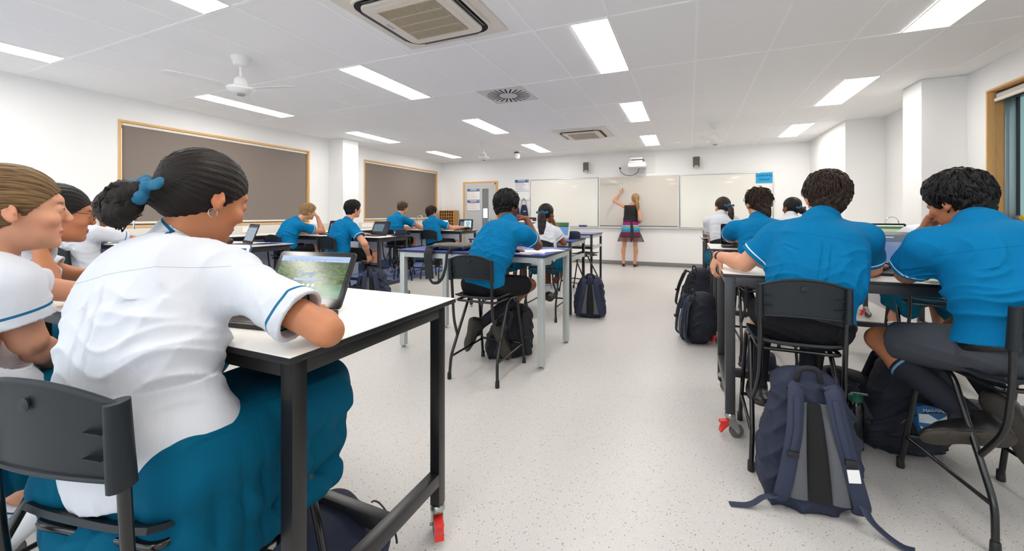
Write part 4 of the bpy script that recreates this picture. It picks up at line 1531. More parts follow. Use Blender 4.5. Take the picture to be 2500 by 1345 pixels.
def mesh_obj(name, pts, quads, m, parent=None, attrs=None, extra=None, smooth=True):
    me = bpy.data.meshes.new(name)
    nq = len(quads)
    if extra is not None:
        ev, ef = extra
        ev = np.asarray(ev)
        off = len(pts)
        pts = np.vstack([pts, ev])
        quads = np.vstack([quads, np.asarray(ef) + off])
        nq = len(quads)
    me.vertices.add(len(pts))
    me.vertices.foreach_set('co', np.asarray(pts, np.float32).ravel())
    me.loops.add(nq * 4)
    me.loops.foreach_set('vertex_index', np.asarray(quads, np.int32).ravel())
    me.polygons.add(nq)
    me.polygons.foreach_set('loop_start', np.arange(nq, dtype=np.int32) * 4)
    me.polygons.foreach_set('use_smooth', np.full(nq, smooth))
    me.materials.append(m)
    me.update(calc_edges=True)
    if attrs:
        for k, arr in attrs.items():
            arr = np.asarray(arr, np.float32)
            if arr.ndim == 1:
                a = me.attributes.new(k, 'FLOAT', 'POINT')
                full = np.zeros(len(pts), np.float32)
                full[:len(arr)] = arr
                a.data.foreach_set('value', full)
            else:
                a = me.attributes.new(k, 'FLOAT_VECTOR', 'POINT')
                full = np.zeros((len(pts), 3), np.float32)
                full[:len(arr)] = arr
                a.data.foreach_set('vector', full.ravel())
    o = bpy.data.objects.new(name, me)
    COL.objects.link(o)
    if parent is not None:
        o.parent = parent
    return o


# ------------------------------------------------------------------ materials of people
def skin_mat(name, rgb, lip):
    m = mat(name, rgb, .5, spec=.35, sss=.0)
    nt = m.node_tree
    b = nt.nodes['Principled BSDF']
    at = N(nt, 'ShaderNodeAttribute', attribute_name='hl')
    sep = N(nt, 'ShaderNodeSeparateXYZ')
    nt.links.new(at.outputs['Vector'], sep.inputs[0])
    x, y, z = sep.outputs

    def blob(cx, cy, cz, rx, ry, rz, soft=.25):
        dx = math_n(nt, 'DIVIDE', math_n(nt, 'SUBTRACT', math_n(nt, 'ABSOLUTE', x), cx), rx)
        dy = math_n(nt, 'DIVIDE', math_n(nt, 'SUBTRACT', y, cy), ry)
        dz = math_n(nt, 'DIVIDE', math_n(nt, 'SUBTRACT', z, cz), rz)
        r = math_n(nt, 'ADD', math_n(nt, 'ADD', math_n(nt, 'POWER', math_n(nt, 'ABSOLUTE', dx), 2), math_n(nt, 'POWER', math_n(nt, 'ABSOLUTE', dy), 2)), math_n(nt, 'POWER', math_n(nt, 'ABSOLUTE', dz), 2))
        mr = N(nt, 'ShaderNodeMapRange')
        mr.inputs['From Min'].default_value = 1 + soft
        mr.inputs['From Max'].default_value = 1 - soft
        nt.links.new(r, mr.inputs['Value'])
        return mr.outputs[0]
    n = N(nt, 'ShaderNodeTexNoise', i_Scale=14.0, i_Detail=4.0)
    tc = N(nt, 'ShaderNodeTexCoord')
    nt.links.new(tc.outputs['Object'], n.inputs['Vector'])
    c = lin(rgb)
    base = mix_n(nt, n.outputs['Fac'], tuple(v * .9 for v in c), (min(1, c[0] * 1.08), c[1] * 1.02, c[2] * 1.0))
    base = mix_n(nt, math_n(nt, 'MULTIPLY', blob(.045, .07, -.04, .025, .05, .025, .9), .35), base, (c[0] * 1.0, c[1] * .72, c[2] * .66))
    base = mix_n(nt, math_n(nt, 'MULTIPLY', blob(.078, -.005, -.015, .02, .03, .035, .6), .4), base, (c[0] * 1.0, c[1] * .7, c[2] * .62))
    base = mix_n(nt, math_n(nt, 'MULTIPLY', blob(0, .10, -.066, .025, .05, .0085, .3), .85), base, lin(lip))
    brow = blob(.031, .09, .020, .018, .04, .0038, .5)
    base = mix_n(nt, math_n(nt, 'MULTIPLY', brow, .7), base, tuple(v * .22 for v in c))
    nt.links.new(base, b.inputs['Base Color'])
    return m


SK_LIGHT = skin_mat('skin_light', (208, 152, 122), (176, 92, 86))
SK_TAN = skin_mat('skin_tan', (184, 122, 86), (148, 74, 66))
SK_BROWN = skin_mat('skin_brown', (128, 78, 52), (98, 52, 44))
SK_OLIVE = skin_mat('skin_olive', (190, 136, 104), (160, 92, 84))
M_EYE = mat('eye_white', (232, 228, 224), .2)
M_IRIS = mat('iris', (50, 38, 30), .15)


def cloth_mat(name, rgb, rough=.8, stripe=None, seam=True, weave=900, spec=.1, collar=None, dark=.72):
    """shirt cloth; attributes: tl = torso coordinates, sl = distance up from the sleeve end"""
    m = mat(name, rgb, rough, spec=spec, sheen=.0)
    nt = m.node_tree
    b = nt.nodes['Principled BSDF']
    c = lin(rgb)
    tl = N(nt, 'ShaderNodeAttribute', attribute_name='tl')
    sl = N(nt, 'ShaderNodeAttribute', attribute_name='sl')
    sep = N(nt, 'ShaderNodeSeparateXYZ')
    nt.links.new(tl.outputs['Vector'], sep.inputs[0])
    cur = None
    n = N(nt, 'ShaderNodeTexNoise', i_Scale=7.0, i_Detail=5.0)
    nt.links.new(tl.outputs['Vector'], n.inputs['Vector'])
    cur = mix_n(nt, n.outputs['Fac'], tuple(v * .93 for v in c), tuple(min(1, v * 1.06) for v in c))

    def line(v, p, w):
        return math_n(nt, 'LESS_THAN', math_n(nt, 'ABSOLUTE', math_n(nt, 'SUBTRACT', v, p)), w)
    if seam:
        x, y, z = sep.outputs
        back = math_n(nt, 'LESS_THAN', y, -.03)
        yoke = math_n(nt, 'MULTIPLY', line(z, -.085, .0009), back)
        cur = mix_n(nt, math_n(nt, 'MULTIPLY', yoke, .8), cur, tuple(v * dark * .7 for v in c))
        for off in (.012, .026):
            cur = mix_n(nt, math_n(nt, 'MULTIPLY', line(sl.outputs['Fac'], off, .0006), .35), cur, tuple(v * dark for v in c))
    if stripe:
        for (p, w, col) in stripe:
            cur = mix_n(nt, line(sl.outputs['Fac'], p, w), cur, lin(col))
    if collar:
        cl = N(nt, 'ShaderNodeAttribute', attribute_name='cl')
        cur = mix_n(nt, line(cl.outputs['Fac'], collar[0], collar[1]), cur, lin(collar[2]))
    nt.links.new(cur, b.inputs['Base Color'])
    tc = N(nt, 'ShaderNodeTexCoord')
    n1 = N(nt, 'ShaderNodeTexNoise', i_Scale=float(weave), i_Detail=1.0)
    nt.links.new(tc.outputs['Object'], n1.inputs['Vector'])
    n2 = N(nt, 'ShaderNodeTexNoise', i_Scale=22.0, i_Detail=3.0, i_Distortion=1.5)
    mp = N(nt, 'ShaderNodeMapping')
    mp.inputs['Rotation'].default_value = (0, .6, 0)
    mp.inputs['Scale'].default_value = (1.0, 1.0, .35)
    nt.links.new(tl.outputs['Vector'], mp.inputs['Vector'])
    nt.links.new(mp.outputs['Vector'], n2.inputs['Vector'])
    h = math_n(nt, 'ADD', math_n(nt, 'MULTIPLY', n1.outputs['Fac'], .06), n2.outputs['Fac'])
    bp = N(nt, 'ShaderNodeBump', i_Strength=.35, i_Distance=.006)
    nt.links.new(h, bp.inputs['Height'])
    nt.links.new(bp.outputs['Normal'], b.inputs['Normal'])
    return m


M_BLUE = cloth_mat('blue_shirt', (4, 111, 162), stripe=((.022, .0032, (214, 228, 240)),), collar=(.010, .0016, (20, 60, 96)))
M_WSHIRT = cloth_mat('white_shirt', (208, 211, 218), stripe=((.030, .0035, (36, 104, 140)),), collar=(.008, .0034, (30, 96, 134)), dark=.8)
M_SHORTS = cloth_mat('black_shorts', (30, 30, 33), seam=False)
M_GSHORTS = cloth_mat('grey_shorts', (70, 73, 80), seam=False)
M_SKIRT_T = cloth_mat('teal_skirt', (0, 82, 110), seam=False)
M_SOCKD = cloth_mat('dark_sock', (40, 42, 50), seam=False, stripe=((.018, .005, (100, 140, 176)),))
M_SOCKW = cloth_mat('white_sock', (232, 233, 236), seam=False, stripe=((.020, .003, (40, 90, 130)),))
M_SHOE = mat('black_leather_shoe', (22, 21, 22), .38)
M_SOLE = mat('worn_sole', (58, 52, 46), .8, bump=(90, .6, .004), noise=(40, .35))
M_BELT = mat('black_belt', (14, 14, 15), .4)


def hair_mat(name, rgb, hi):
    m = mat(name, rgb, .52, spec=.25)
    nt = m.node_tree
    b = nt.nodes['Principled BSDF']
    at = N(nt, 'ShaderNodeAttribute', attribute_name='hs')
    n = N(nt, 'ShaderNodeTexNoise', i_Scale=60.0, i_Detail=5.0)
    mp = N(nt, 'ShaderNodeMapping')
    mp.inputs['Scale'].default_value = (5, .25, 5)
    nt.links.new(at.outputs['Vector'], mp.inputs['Vector'])
    nt.links.new(mp.outputs['Vector'], n.inputs['Vector'])
    mr = N(nt, 'ShaderNodeMapRange')
    mr.inputs['From Min'].default_value = .35
    mr.inputs['From Max'].default_value = .68
    nt.links.new(n.outputs['Fac'], mr.inputs['Value'])
    nt.links.new(mix_n(nt, mr.outputs[0], lin(rgb), lin(hi)), b.inputs['Base Color'])
    bp = N(nt, 'ShaderNodeBump', i_Strength=.5, i_Distance=.004)
    nt.links.new(n.outputs['Fac'], bp.inputs['Height'])
    nt.links.new(bp.outputs['Normal'], b.inputs['Normal'])
    return m


HAIR = {
    'black': hair_mat('hair_black', (9, 8, 9), (27, 24, 24)),
    'brown': hair_mat('hair_brown', (26, 17, 13), (60, 41, 30)),
    'mid': hair_mat('hair_mid_brown', (58, 42, 31), (108, 84, 62)),
    'blond': hair_mat('hair_blond', (122, 92, 58), (184, 150, 104)),
    'dblond': hair_mat('hair_dark_blonde', (70, 52, 34), (140, 110, 70)),
    'dark': hair_mat('hair_dark_brown', (13, 9, 8), (34, 25, 21)),
}
M_SCRUNCH = mat('teal_scrunchie', (0, 92, 126), .7, bump=(60, .5, .004))


# ------------------------------------------------------------------ helpers
def frame_from(right, up):
    up = nrm(up)
    right = nrm(np.asarray(right) - up * (np.asarray(right) @ up))
    fwd = np.cross(up, right)
    return np.array([right, fwd, up])       # rows


def head_frame(yaw, pitch, roll):
    """yaw: turn to the left (+) from world +Y; pitch: nod down (+); roll: tilt to own right (+)"""
    cy_, sy_ = math.cos(yaw), math.sin(yaw)
    fwd = np.array([-sy_ * math.cos(pitch), cy_ * math.cos(pitch), -math.sin(pitch)])
    right0 = np.array([cy_, sy_, 0])
    up0 = np.cross(right0, fwd)
    right = right0 * math.cos(roll) - up0 * math.sin(roll)
    up = up0 * math.cos(roll) + right0 * math.sin(roll)
    return np.array([right, fwd, up])


def hand_prims(vol, w, d, n, side, curl=.5, spread=.0, thumb=.5, s=1.0, point=False):
    """w wrist, d direction to the knuckles, n direction the palm faces, side unit vector towards the thumb"""
    d = nrm(d)
    n = nrm(np.asarray(n) - d * (np.asarray(n) @ d))
    t = nrm(np.asarray(side) - d * (np.asarray(side) @ d) - n * (np.asarray(side) @ n))
    fl = [.068, .077, .071, .056]
    offs = [.031, .0105, -.0105, -.030]
    kn = []
    for i in range(4):
        K = w + (d * (.086 - .004 * abs(i - 1)) + t * offs[i]) * s
        kn.append(K)
        vol.cone(w + (d * .012 + t * offs[i] * .55) * s, K, .0145 * s, .0105 * s, k=.008)
    vol.ell(w + d * .045 * s, (.045 * s, .038 * s, .0145 * s), np.array([d, t, n]), k=.010)
    for i in range(4):
        p = kn[i]
        c = curl[i] if isinstance(curl, (list, tuple)) else curl
        ang = c * .9
        r = (.0095 if i < 3 else .0082) * s
        for j, fr in enumerate((.44, .31, .25)):
            dirv = d * math.cos(ang) + n * math.sin(ang) + t * spread * (1.5 - i) * .12
            q = p + nrm(dirv) * fl[i] * fr * s
            vol.cone(p, q, r, r * .9, k=.003)
            p, r = q, r * .9
            ang += c * 1.15
    b0 = w + (d * .022 + t * .022 + n * .006) * s
    b1 = b0 + nrm(d * .55 + t * (.75 - .5 * thumb) + n * (.15 + .5 * thumb)) * .042 * s
    b2 = b1 + nrm(d * .8 + t * (.45 - .6 * thumb) + n * (.2 + .35 * thumb)) * .030 * s
    b3 = b2 + nrm(d * .85 + t * (.25 - .7 * thumb) + n * (.15 + .3 * thumb)) * .024 * s
    vol.cone(b0, b1, .0155 * s, .0125 * s, k=.010)
    vol.cone(b1, b2, .0118 * s, .0105 * s, k=.004)
    vol.cone(b2, b3, .0105 * s, .0085 * s, k=.003)


def head_prims(vol, c, R, s=1.0, fem=False):
    L = lambda x, y, z: c + (R[0] * x + R[1] * y + R[2] * z) * s
    q = lambda *r: tuple(v * s for v in r)
    vol.ell(L(0, -.012, .025), q(.074, .094, .086), R, k=.0)
    vol.ell(L(0, .030, -.025), q(.062, .062, .078), R, k=.03)
    vol.ell(L(0, .045, -.075), q(.046 if fem else .050, .044, .042), R, k=.03)
    vol.ell(L(0, .080, -.100), q(.019, .016, .015), R, k=.02)          # chin
    vol.ell(L(0, .072, .028), q(.050, .022, .016), R, k=.02)            # brow
    for sx in (-1, 1):
        vol.ell(L(sx * .033, .099, .004), q(.019, .016, .0125), R, k=.012, mode='s')
        vol.ell(L(sx * .032, .0815, .002), q(.0160, .0150, .0125), R, k=.004)   # lids
        vol.ell(L(sx * .032, .098, .001), q(.0105, .012, .0036), R, k=.001, mode='s')
        vol.ell(L(sx * .043, .066, -.030), q(.022, .022, .018), R, k=.02)      # cheek
    vol.cone(L(0, .088, .012), L(0, .108, -.024), .0075 * s, .0105 * s, k=.010)
    vol.ell(L(0, .105, -.030), q(.016, .010, .009), R, k=.006)
    for sx in (-1, 1):
        vol.ell(L(sx * .007, .111, -.038), q(.003, .004, .003), R, k=.003, mode='s')
    vol.ell(L(0, .090, -.062), q(.022, .011, .006), R, k=.006)
    vol.ell(L(0, .089, -.072), q(.019, .011, .0065), R, k=.005)
    vol.ell(L(0, .104, -.0665), q(.020, .006, .0012), R, k=.002, mode='s')
    for sx in (-1, 1):
        a = .35
        Re = np.array([R[0], R[1] * math.cos(a) - R[0] * sx * math.sin(a) * .0 + R[2] * 0, R[2]])
        tilt = np.array([R[0] * math.cos(.35) + R[1] * sx * -.34 * -1, R[1] * math.cos(.3) - R[2] * math.sin(.3) * -1 * .6, R[2]])
        ex = nrm(R[0] * .92 - R[1] * sx * .40)
        ez = nrm(R[2] * .96 - R[1] * .22)
        ey = nrm(np.cross(ez, ex))
        E = np.array([ex, ey, ez])
        ec = L(sx * .080, -.010, -.012)
        vol.ell(ec, q(.0090, .0155, .0265), E, k=.004)
        vol.ell(ec - ez * .021 * s + ey * .004 * s, q(.0075, .009, .010), E, k=.006)
        vol.ell(ec + (ex * sx * .0085 + ey * .002 + ez * .003) * s, q(.0050, .0090, .0165), E, k=.003, mode='s')
        vol.ell(ec + (ex * sx * .006 + ey * .012 - ez * .004) * s, q(.005, .004, .007), E, k=.004)


def locks(starts, dirs_fn, n, seg, L, w, th, rs, taper=.25, attr=None):
    """tapered strand locks as a quad mesh (numpy)"""
    V, Fc, A = [], [], []
    for i in range(n):
        p, upn = starts(rs)
        pts = [p]
        nn = [upn]
        ln = L * rs.uniform(.7, 1.25)
        for k in range(seg):
            p, upn = dirs_fn(p, upn, ln / seg, k / seg, rs)
            pts.append(p)
            nn.append(upn)
        ww = w * rs.uniform(.7, 1.3)
        off = len(V)
        ph = rs.uniform(0, 50)
        for k in range(seg + 1):
            t = k / seg
            T = nrm(pts[min(k + 1, seg)] - pts[max(k - 1, 0)])
            B = nrm(np.cross(T, nn[k]))
            f = (1 - (1 - taper) * t ** 1.6) * min(1, .55 + 2 * t)
            wk, tk = ww * f, th * f
            for (a, b) in ((-1, 0), (0, 1), (1, 0), (0, -1)):
                V.append(pts[k] + B * a * wk + nn[k] * b * tk)
                A.append((ph + a * .01, t * ln, ph * .7))
        for k in range(seg):
            for j in range(4):
                j2 = (j + 1) % 4
                Fc.append((off + k * 4 + j, off + k * 4 + j2, off + (k + 1) * 4 + j2, off + (k + 1) * 4 + j))
        Fc.append((off + seg * 4, off + seg * 4 + 1, off + seg * 4 + 2, off + seg * 4 + 3))
    return np.array(V), np.array(Fc), np.array(A)


def folds(seed, amp, lam=.085, diag=.6):
    rs = np.random.RandomState(seed)
    K = []
    for i in range(5):
        a = rs.uniform(-1, 1) * diag + (math.pi / 2 if rs.rand() < .35 else 0)
        l = lam * rs.uniform(.7, 1.6)
        K.append((2 * math.pi / l * math.cos(a), 2 * math.pi / l * math.sin(a), rs.uniform(0, 6.28), rs.uniform(5, 12), rs.uniform(0, 6.28), rs.uniform(.5, 1.0)))

    def f(u, v, w):
        out = 0
        for (kx, kz, ph, wf, p2, am) in K:
            sn = np.sin(kx * (u + .35 * w) + kz * (v + .2 * w) + ph + 1.4 * np.sin(wf * v + wf * .7 * u + p2))
            env = .5 + .5 * np.sin(wf * .8 * u - wf * 1.1 * v + p2 * 2)
            out = out + am * env * (1 - np.abs(sn)) ** 2
        return out * amp / 2.2 - amp * .35
    return f


def drape(seed, amp, hw):
    """shirt folds: radiating from the armpits, sagging across the waist"""
    rs = np.random.RandomState(seed)
    ph = rs.uniform(0, 6.28, 8)

    def f(u, v, w):
        out = 0
        for sg in (-1, 1):
            du, dv = u - sg * hw * 1.2, v + .01
            r = np.sqrt(du * du + dv * dv + .5 * w * w) + 1e-5
            th = np.arctan2(dv, du * sg)
            s1 = np.sin(th * 4.2 + ph[0 + (sg > 0)] + 2.2 * np.sin(r * 17 + ph[2]) + 5 * w)
            out = out + 1.15 * (1 - np.abs(s1)) ** 1.7 * np.exp(-((r - .15) / .085) ** 2) * np.clip((r - .06) / .04, 0, 1)
        vw = -.13
        s2 = np.sin(v * 62 + ph[4] + 1.9 * np.sin(u * 13 + ph[5]) + 1.2 * np.sin(u * 31 + ph[3]) + 4 * w)
        out = out + 1.0 * (1 - np.abs(s2)) ** 1.6 * np.exp(-((v - vw) / .09) ** 2) * (.45 + .55 * np.sin(u * 9 + v * 11 + ph[6]) ** 2)
        s3 = np.sin(u * 34 + v * 22 * np.sin(u * 6 + ph[7]) + ph[6] + 9 * w)
        out = out + .55 * (1 - np.abs(s3)) ** 2 * (.5 + .5 * np.sin(v * 14 + u * 8 + ph[1]))
        return out * amp - amp * .3
    return f
# ------------------------------------------------------------------ person
def arr(v):
    return np.array([v[0], v[1], v[2]], float)


def person(label, P, build=1.0, fem=False, skin=SK_LIGHT, hair=('short', 'black'), top='blue', bottom='shorts', socks='dark',
           vox=.006, hs=1.0, hands=None, head=(0, 0, 0), group='students', seed=1, name='person', shirt_loose=1.0, fold=.006,
           sleeve=.58, tucked=False, feet=True, belly=0.0, shoes=True, root=None, barefoot=False, skirt_hang=None, hair_kw={}, legs_vis=True):
    """P: dict of joints in room coordinates"""
    P = {k: arr(v) for k, v in P.items()}
    b = build
    pel, neck = P['pelvis'], P['neck']
    shL, shR = P['shL'], P['shR']
    up = nrm(neck - pel)
    T = frame_from(shR - shL, up)
    right, fwd = T[0], T[1]
    Lsp = np.linalg.norm(neck - pel)
    bow = P.get('bow', None)
    bw = .05 if bow is None else bow[0]
    spine = lambda t: pel + (neck - pel) * t - fwd * bw * math.sin(math.pi * t)
    root_p = P['root'] if 'root' in P else np.array([pel[0], pel[1], 0.0])
    E0 = empty(name, tuple(root_p), 0, label, 'person', group)
    sub = -root_p
    HR = head_frame(*head)
    hc = P['head']
    # ---------------- body, one continuous surface
    allp = np.array([v for k, v in P.items() if k not in ('bow', 'root')])
    lo, hi = allp.min(0) - .20, allp.max(0) + .20
    lo[2] = max(lo[2], -.02)
    V = Vol(lo, hi, vox)
    V.ell(pel, (.155 * b, .105 * b, .11 * b), T)
    V.ell(spine(.35), (.125 * b, .088 * b, .13), T, k=.06)
    V.ell(spine(.66), (.145 * b, .10 * b, .15), T, k=.06)
    for S in (shL, shR):
        V.cone(spine(.82), S, .058 * b, .040 * b, k=.05)
        V.cone(neck + up * .0, S * .6 + neck * .4 - up * .02, .036 * b, .032 * b, k=.04)
    nr = (.047 if fem else .055) * hs
    V.cone(neck - up * .03, hc - HR[2] * .055 * hs - HR[1] * .018 * hs, nr * 1.08, nr, k=.03)
    head_prims(V, hc, HR, hs, fem)
    am = .88 if fem else 1.0
    am *= (b * .5 + .5)
    for s_, sg in (('L', -1), ('R', 1)):
        S, Eb, W = P['sh' + s_], P['el' + s_], P['wr' + s_]
        V.cone(S, Eb, .041 * am, .037 * am, k=.03)
        V.cone(S * .45 + Eb * .55, Eb, .043 * am, .036 * am, k=.02)
        fm = Eb * .68 + W * .32
        V.cone(Eb, fm, .037 * am, .041 * am, k=.015)
        V.cone(fm, W, .040 * am, .0255 * am, k=.02)
        if P.get('sh' + s_) is not None and hands and s_ in hands:
            h = hands[s_]
            hand_prims(V, W, h['d'], h['n'], h['t'], h.get('curl', .4), h.get('spread', .2), h.get('thumb', .4), (.92 if fem else 1.0) * h.get('s', 1.0))
        else:
            d = nrm(W - Eb)
            hand_prims(V, W, d, (0, 0, -1) if abs(d[2]) < .8 else fwd, -right * sg, .35, .2, .4, .92 if fem else 1.0)
        Hp, Kn, An = P['hip' + s_], P['kn' + s_], P['an' + s_]
        lm = (.94 if fem else 1.0) * (b * .6 + .4)
        V.cone(Hp, Kn, .078 * lm, .052 * lm, k=.05)
        cf = Kn * .66 + An * .34
        cb = cf - nrm(np.cross(np.cross(An - Kn, Hp - Kn), An - Kn)) * .018
        V.cone(Kn, cb, .047 * lm, .052 * lm, k=.02)
        V.cone(cb, An, .051 * lm, .034 * lm, k=.03)
        toe = P.get('toe' + s_)
        if toe is None:
            toe = An + nrm(np.cross(right, An - Kn) * -1) * .19
            P['toe' + s_] = toe
        fd_ = nrm(toe - An)
        un_ = -nrm(An - Kn)
        un_ = nrm(un_ - fd_ * (un_ @ fd_))
        V.cone(An, An + fd_ * .125 - un_ * .040, .033, .024, k=.02)
        V.cone(An, An - fd_ * .022 - un_ * .035, .030, .024, k=.015)
    pts, q = V.mesh()
    hl = ((pts - hc) @ HR.T) / hs
    far = np.linalg.norm(hl, axis=1) > .22
    hl[far] = 9
    body = mesh_obj('body', pts + sub, q, skin, E0, {'hl': hl})
    for sx in (-1, 1):
        e = hc + (HR[0] * sx * .0315 + HR[1] * .0835 + HR[2] * .002) * hs
        mb = MB()
        mb.lathe([(0, -.0110), (.006, -.0092), (.0105, -.003), (.0105, .003), (.006, .0092), (0, .0110)], n=14)
        M = Matrix([list(HR[0]) + [0], list(HR[1]) + [0], list(HR[2]) + [0], [0, 0, 0, 1]]).transposed()
        eye = mb.build('eye', M_EYE, E0)
        eye.matrix_local = Matrix.Translation(tuple(e + sub)) @ M @ Matrix.Scale(hs, 4)
        MB().lathe([(.0062, 0), (.004, .0012), (0, .0016)], n=14, M=Matrix.Translation((0, .0108, 0)) @ Matrix.Rotation(-math.pi / 2, 4, 'X')).build('iris', M_IRIS, eye)

    # ---------------- shirt
    if top in ('blue', 'white'):
        o = .014 * shirt_loose
        lo2 = np.minimum.reduce([pel, neck, shL, shR, P['elL'], P['elR']]) - .24
        hi2 = np.maximum.reduce([pel, neck, shL, shR, P['elL'], P['elR']]) + .24
        vs = vox * .95
        S = Vol(lo2, hi2, vs)
        lo_ = pel + up * .02
        S.ell(lo_ - up * (.03 if fem else .01) + fwd * .01, ((.164 + .02 * shirt_loose + (.018 if fem else 0)) * b, (.118 + .022 * shirt_loose + belly + (.018 if fem else 0)) * b, .15), T)
        S.ell(spine(.35) - fwd * .004, ((.152 + o) * b, (.108 + o + belly) * b, .16), T, k=.07)
        S.ell(spine(.62), ((.162 + o) * b, (.112 + o) * b, .19), T, k=.06, e=2.5)
        for Q in (shL, shR):
            S.cone(spine(.80), Q, .062 * b + o, .044 * b + o * .8, k=.06)
            S.cone(neck - up * .004, Q * .75 + neck * .25 - up * .006, .038 * b + o * .6, .036 * b + o * .7, k=.05)
        ends = []
        for s_ in ('L', 'R'):
            Q, Eb = P['sh' + s_], P['el' + s_]
            d = nrm(Eb - Q)
            L = np.linalg.norm(Eb - Q)
            end = Q + d * L * sleeve
            ends.append((Q, end, d))
            S.cone(Q, Q + d * L * (sleeve + .12), .046 * am + o, .058 * am + o * 1.5, k=.05)
        ff = drape(seed, fold, np.linalg.norm(shR - shL) / 2)
        c1 = spine(.64)

        def dsp(X, Y, Z):
            x, y, z = X - c1[0], Y - c1[1], Z - c1[2]
            u = x * right[0] + y * right[1] + z * right[2]
            v = x * up[0] + y * up[1] + z * up[2]
            w = x * fwd[0] + y * fwd[1] + z * fwd[2]
            out = ff(u, v, w)
            # box pleat under the yoke and bunching near the hem
            pl = np.exp(-((np.abs(u) - .017) / .0042) ** 2) * (v < .045) * (w < 0) * np.clip((.045 - v) / .02, 0, 1) * np.clip((v + .28) / .2, 0, 1)
            out = out - .006 * pl
            out = out * np.clip((.15 - v) / .06, .3, 1)
            return out
        S.disp(dsp)
        for (Q, end, d) in ends:
            S.plane(end, d, r=.20, region=lambda P3, Q=Q, end=end, d=d: ((P3[0] - end[0]) ** 2 + (P3[1] - end[1]) ** 2 + (P3[2] - end[2]) ** 2 < .125 ** 2) & (((P3[0] - Q[0]) * d[0] + (P3[1] - Q[1]) * d[1] + (P3[2] - Q[2]) * d[2]) > 0))
            S.cone(end - d * .035, end + d * .06, .048 * am + o * .8, .056 * am + o * 1.25, mode='s')
        # collar
        nd = nrm(hc - HR[2] * .07 * hs - neck)
        S.cone(neck - nd * .012, neck + nd * .040, nr + .027, nr + .017, k=.012)
        S.cone(neck + nd * .002, neck + nd * .018, nr + .030, nr + .0245, k=.004)
        S.plane(neck + nd * .052 - fwd * 0, nrm(nd + fwd * .25), r=.13, region=lambda P3: ((P3[0] - neck[0]) ** 2 + (P3[1] - neck[1]) ** 2 + (P3[2] - neck[2]) ** 2 < .125 ** 2))
        S.cone(neck + nd * .026, neck + nd * .10, nr + .008, nr + .012, mode='s')
        S.ell(neck + nd * .02 + fwd * .075, (.020, .05, .045), T, k=.01, mode='s')
        # hem
        hem = pel - up * ((.10 if fem else .045) if not tucked else -.03)
        S.plane(hem, -up + fwd * .12, r=.35)
        sp_, sq = S.mesh()
        tl = (sp_ - spine(.95)) @ T.T
        sl = np.full(len(sp_), 1.0)
        for (Q, end, d) in ends:
            t = (end - sp_) @ d
            rad = np.linalg.norm((sp_ - end) + t[:, None] * d, axis=1)
            ok = (t < .12) & (rad < .12) & (t > -.02)
            sl[ok] = np.minimum(sl[ok], t[ok])
        cl = (sp_ - (neck + nd * .052)) @ nrm(nd + fwd * .25) * -1
        rn = np.linalg.norm(sp_ - neck, axis=1)
        cl[rn > .125] = 1
        mesh_obj('shirt', sp_ + sub, sq, M_BLUE if top == 'blue' else M_WSHIRT, E0, {'tl': tl, 'sl': sl, 'cl': cl})

    # ---------------- shorts or skirt
    lm = (.94 if fem else 1.0) * (b * .6 + .4)
    allh = [pel, P['hipL'], P['hipR'], P['knL'], P['knR']]
    lo3, hi3 = np.minimum.reduce(allh) - .22, np.maximum.reduce(allh) + .22
    if bottom in ('shorts', 'greyshorts', 'trousers'):
        B = Vol(lo3, hi3, vox)
        B.ell(pel - up * .01, (.164 * b, .114 * b, .115), T)
        frac = .80
        for s_ in ('L', 'R'):
            Hp, Kn = P['hip' + s_], P['kn' + s_]
            d = nrm(Kn - Hp)
            L = np.linalg.norm(Kn - Hp)
            B.cone(Hp, Hp + d * L * (frac + .1), .096 * lm, .082 * lm, k=.05)
        ff = folds(seed + 50, .007, .07)
        c2 = pel

        def dsp2(X, Y, Z):
            return ff(X - c2[0], Z - c2[2], Y - c2[1])
        B.disp(dsp2)
        for s_ in ('L', 'R'):
            Hp, Kn = P['hip' + s_], P['kn' + s_]
            d = nrm(Kn - Hp)
            L = np.linalg.norm(Kn - Hp)
            end = Hp + d * L * frac
            oh, ok_ = (P['hipR'], P['knR']) if s_ == 'L' else (P['hipL'], P['knL'])

            def reg(P3, Hp=Hp, Kn=Kn, oh=oh, ok_=ok_, end=end):
                def dist(a, c):
                    ab = c - a
                    px, py, pz = P3[0] - a[0], P3[1] - a[1], P3[2] - a[2]
                    t = np.clip((px * ab[0] + py * ab[1] + pz * ab[2]) / (ab @ ab), 0, 1.3)
                    return (px - t * ab[0]) ** 2 + (py - t * ab[1]) ** 2 + (pz - t * ab[2]) ** 2
                da = dist(Hp, Kn)
                return (da < .14 ** 2) & (da < dist(oh, ok_))
            B.plane(end, d, r=.25, region=reg)
            B.cone(end - d * .03, end + d * .08, .066 * lm, .07 * lm, mode='s')
        B.plane(pel + up * .07, nrm(up * V3(.3, .3, 1)), r=.19)
        if tucked:
            q_ = [pel + up * .018 + (right * math.cos(a) * .171 * b + fwd * math.sin(a) * (.128 + belly * .5) * b) for a in [2 * math.pi * k / 36 for k in range(36)]]
            MB().tube([tuple(v + sub) for v in q_], .017, 8, closed=True, flat=(.35, 1.0, tuple(up))).build('belt', M_BELT, E0)
        bp_, bq = B.mesh()
        mesh_obj('shorts', bp_ + sub, bq, M_GSHORTS if bottom == 'greyshorts' else M_SHORTS, E0, {'tl': bp_ - pel, 'sl': np.ones(len(bp_))})
    elif bottom == 'skirt':
        hang = .12 if skirt_hang is None else skirt_hang
        lo3[2] -= hang
        B = Vol(lo3, hi3, vox)
        B.ell(pel - up * .01, (.176 * b, .126 * b, .13), T)
        frac = .92
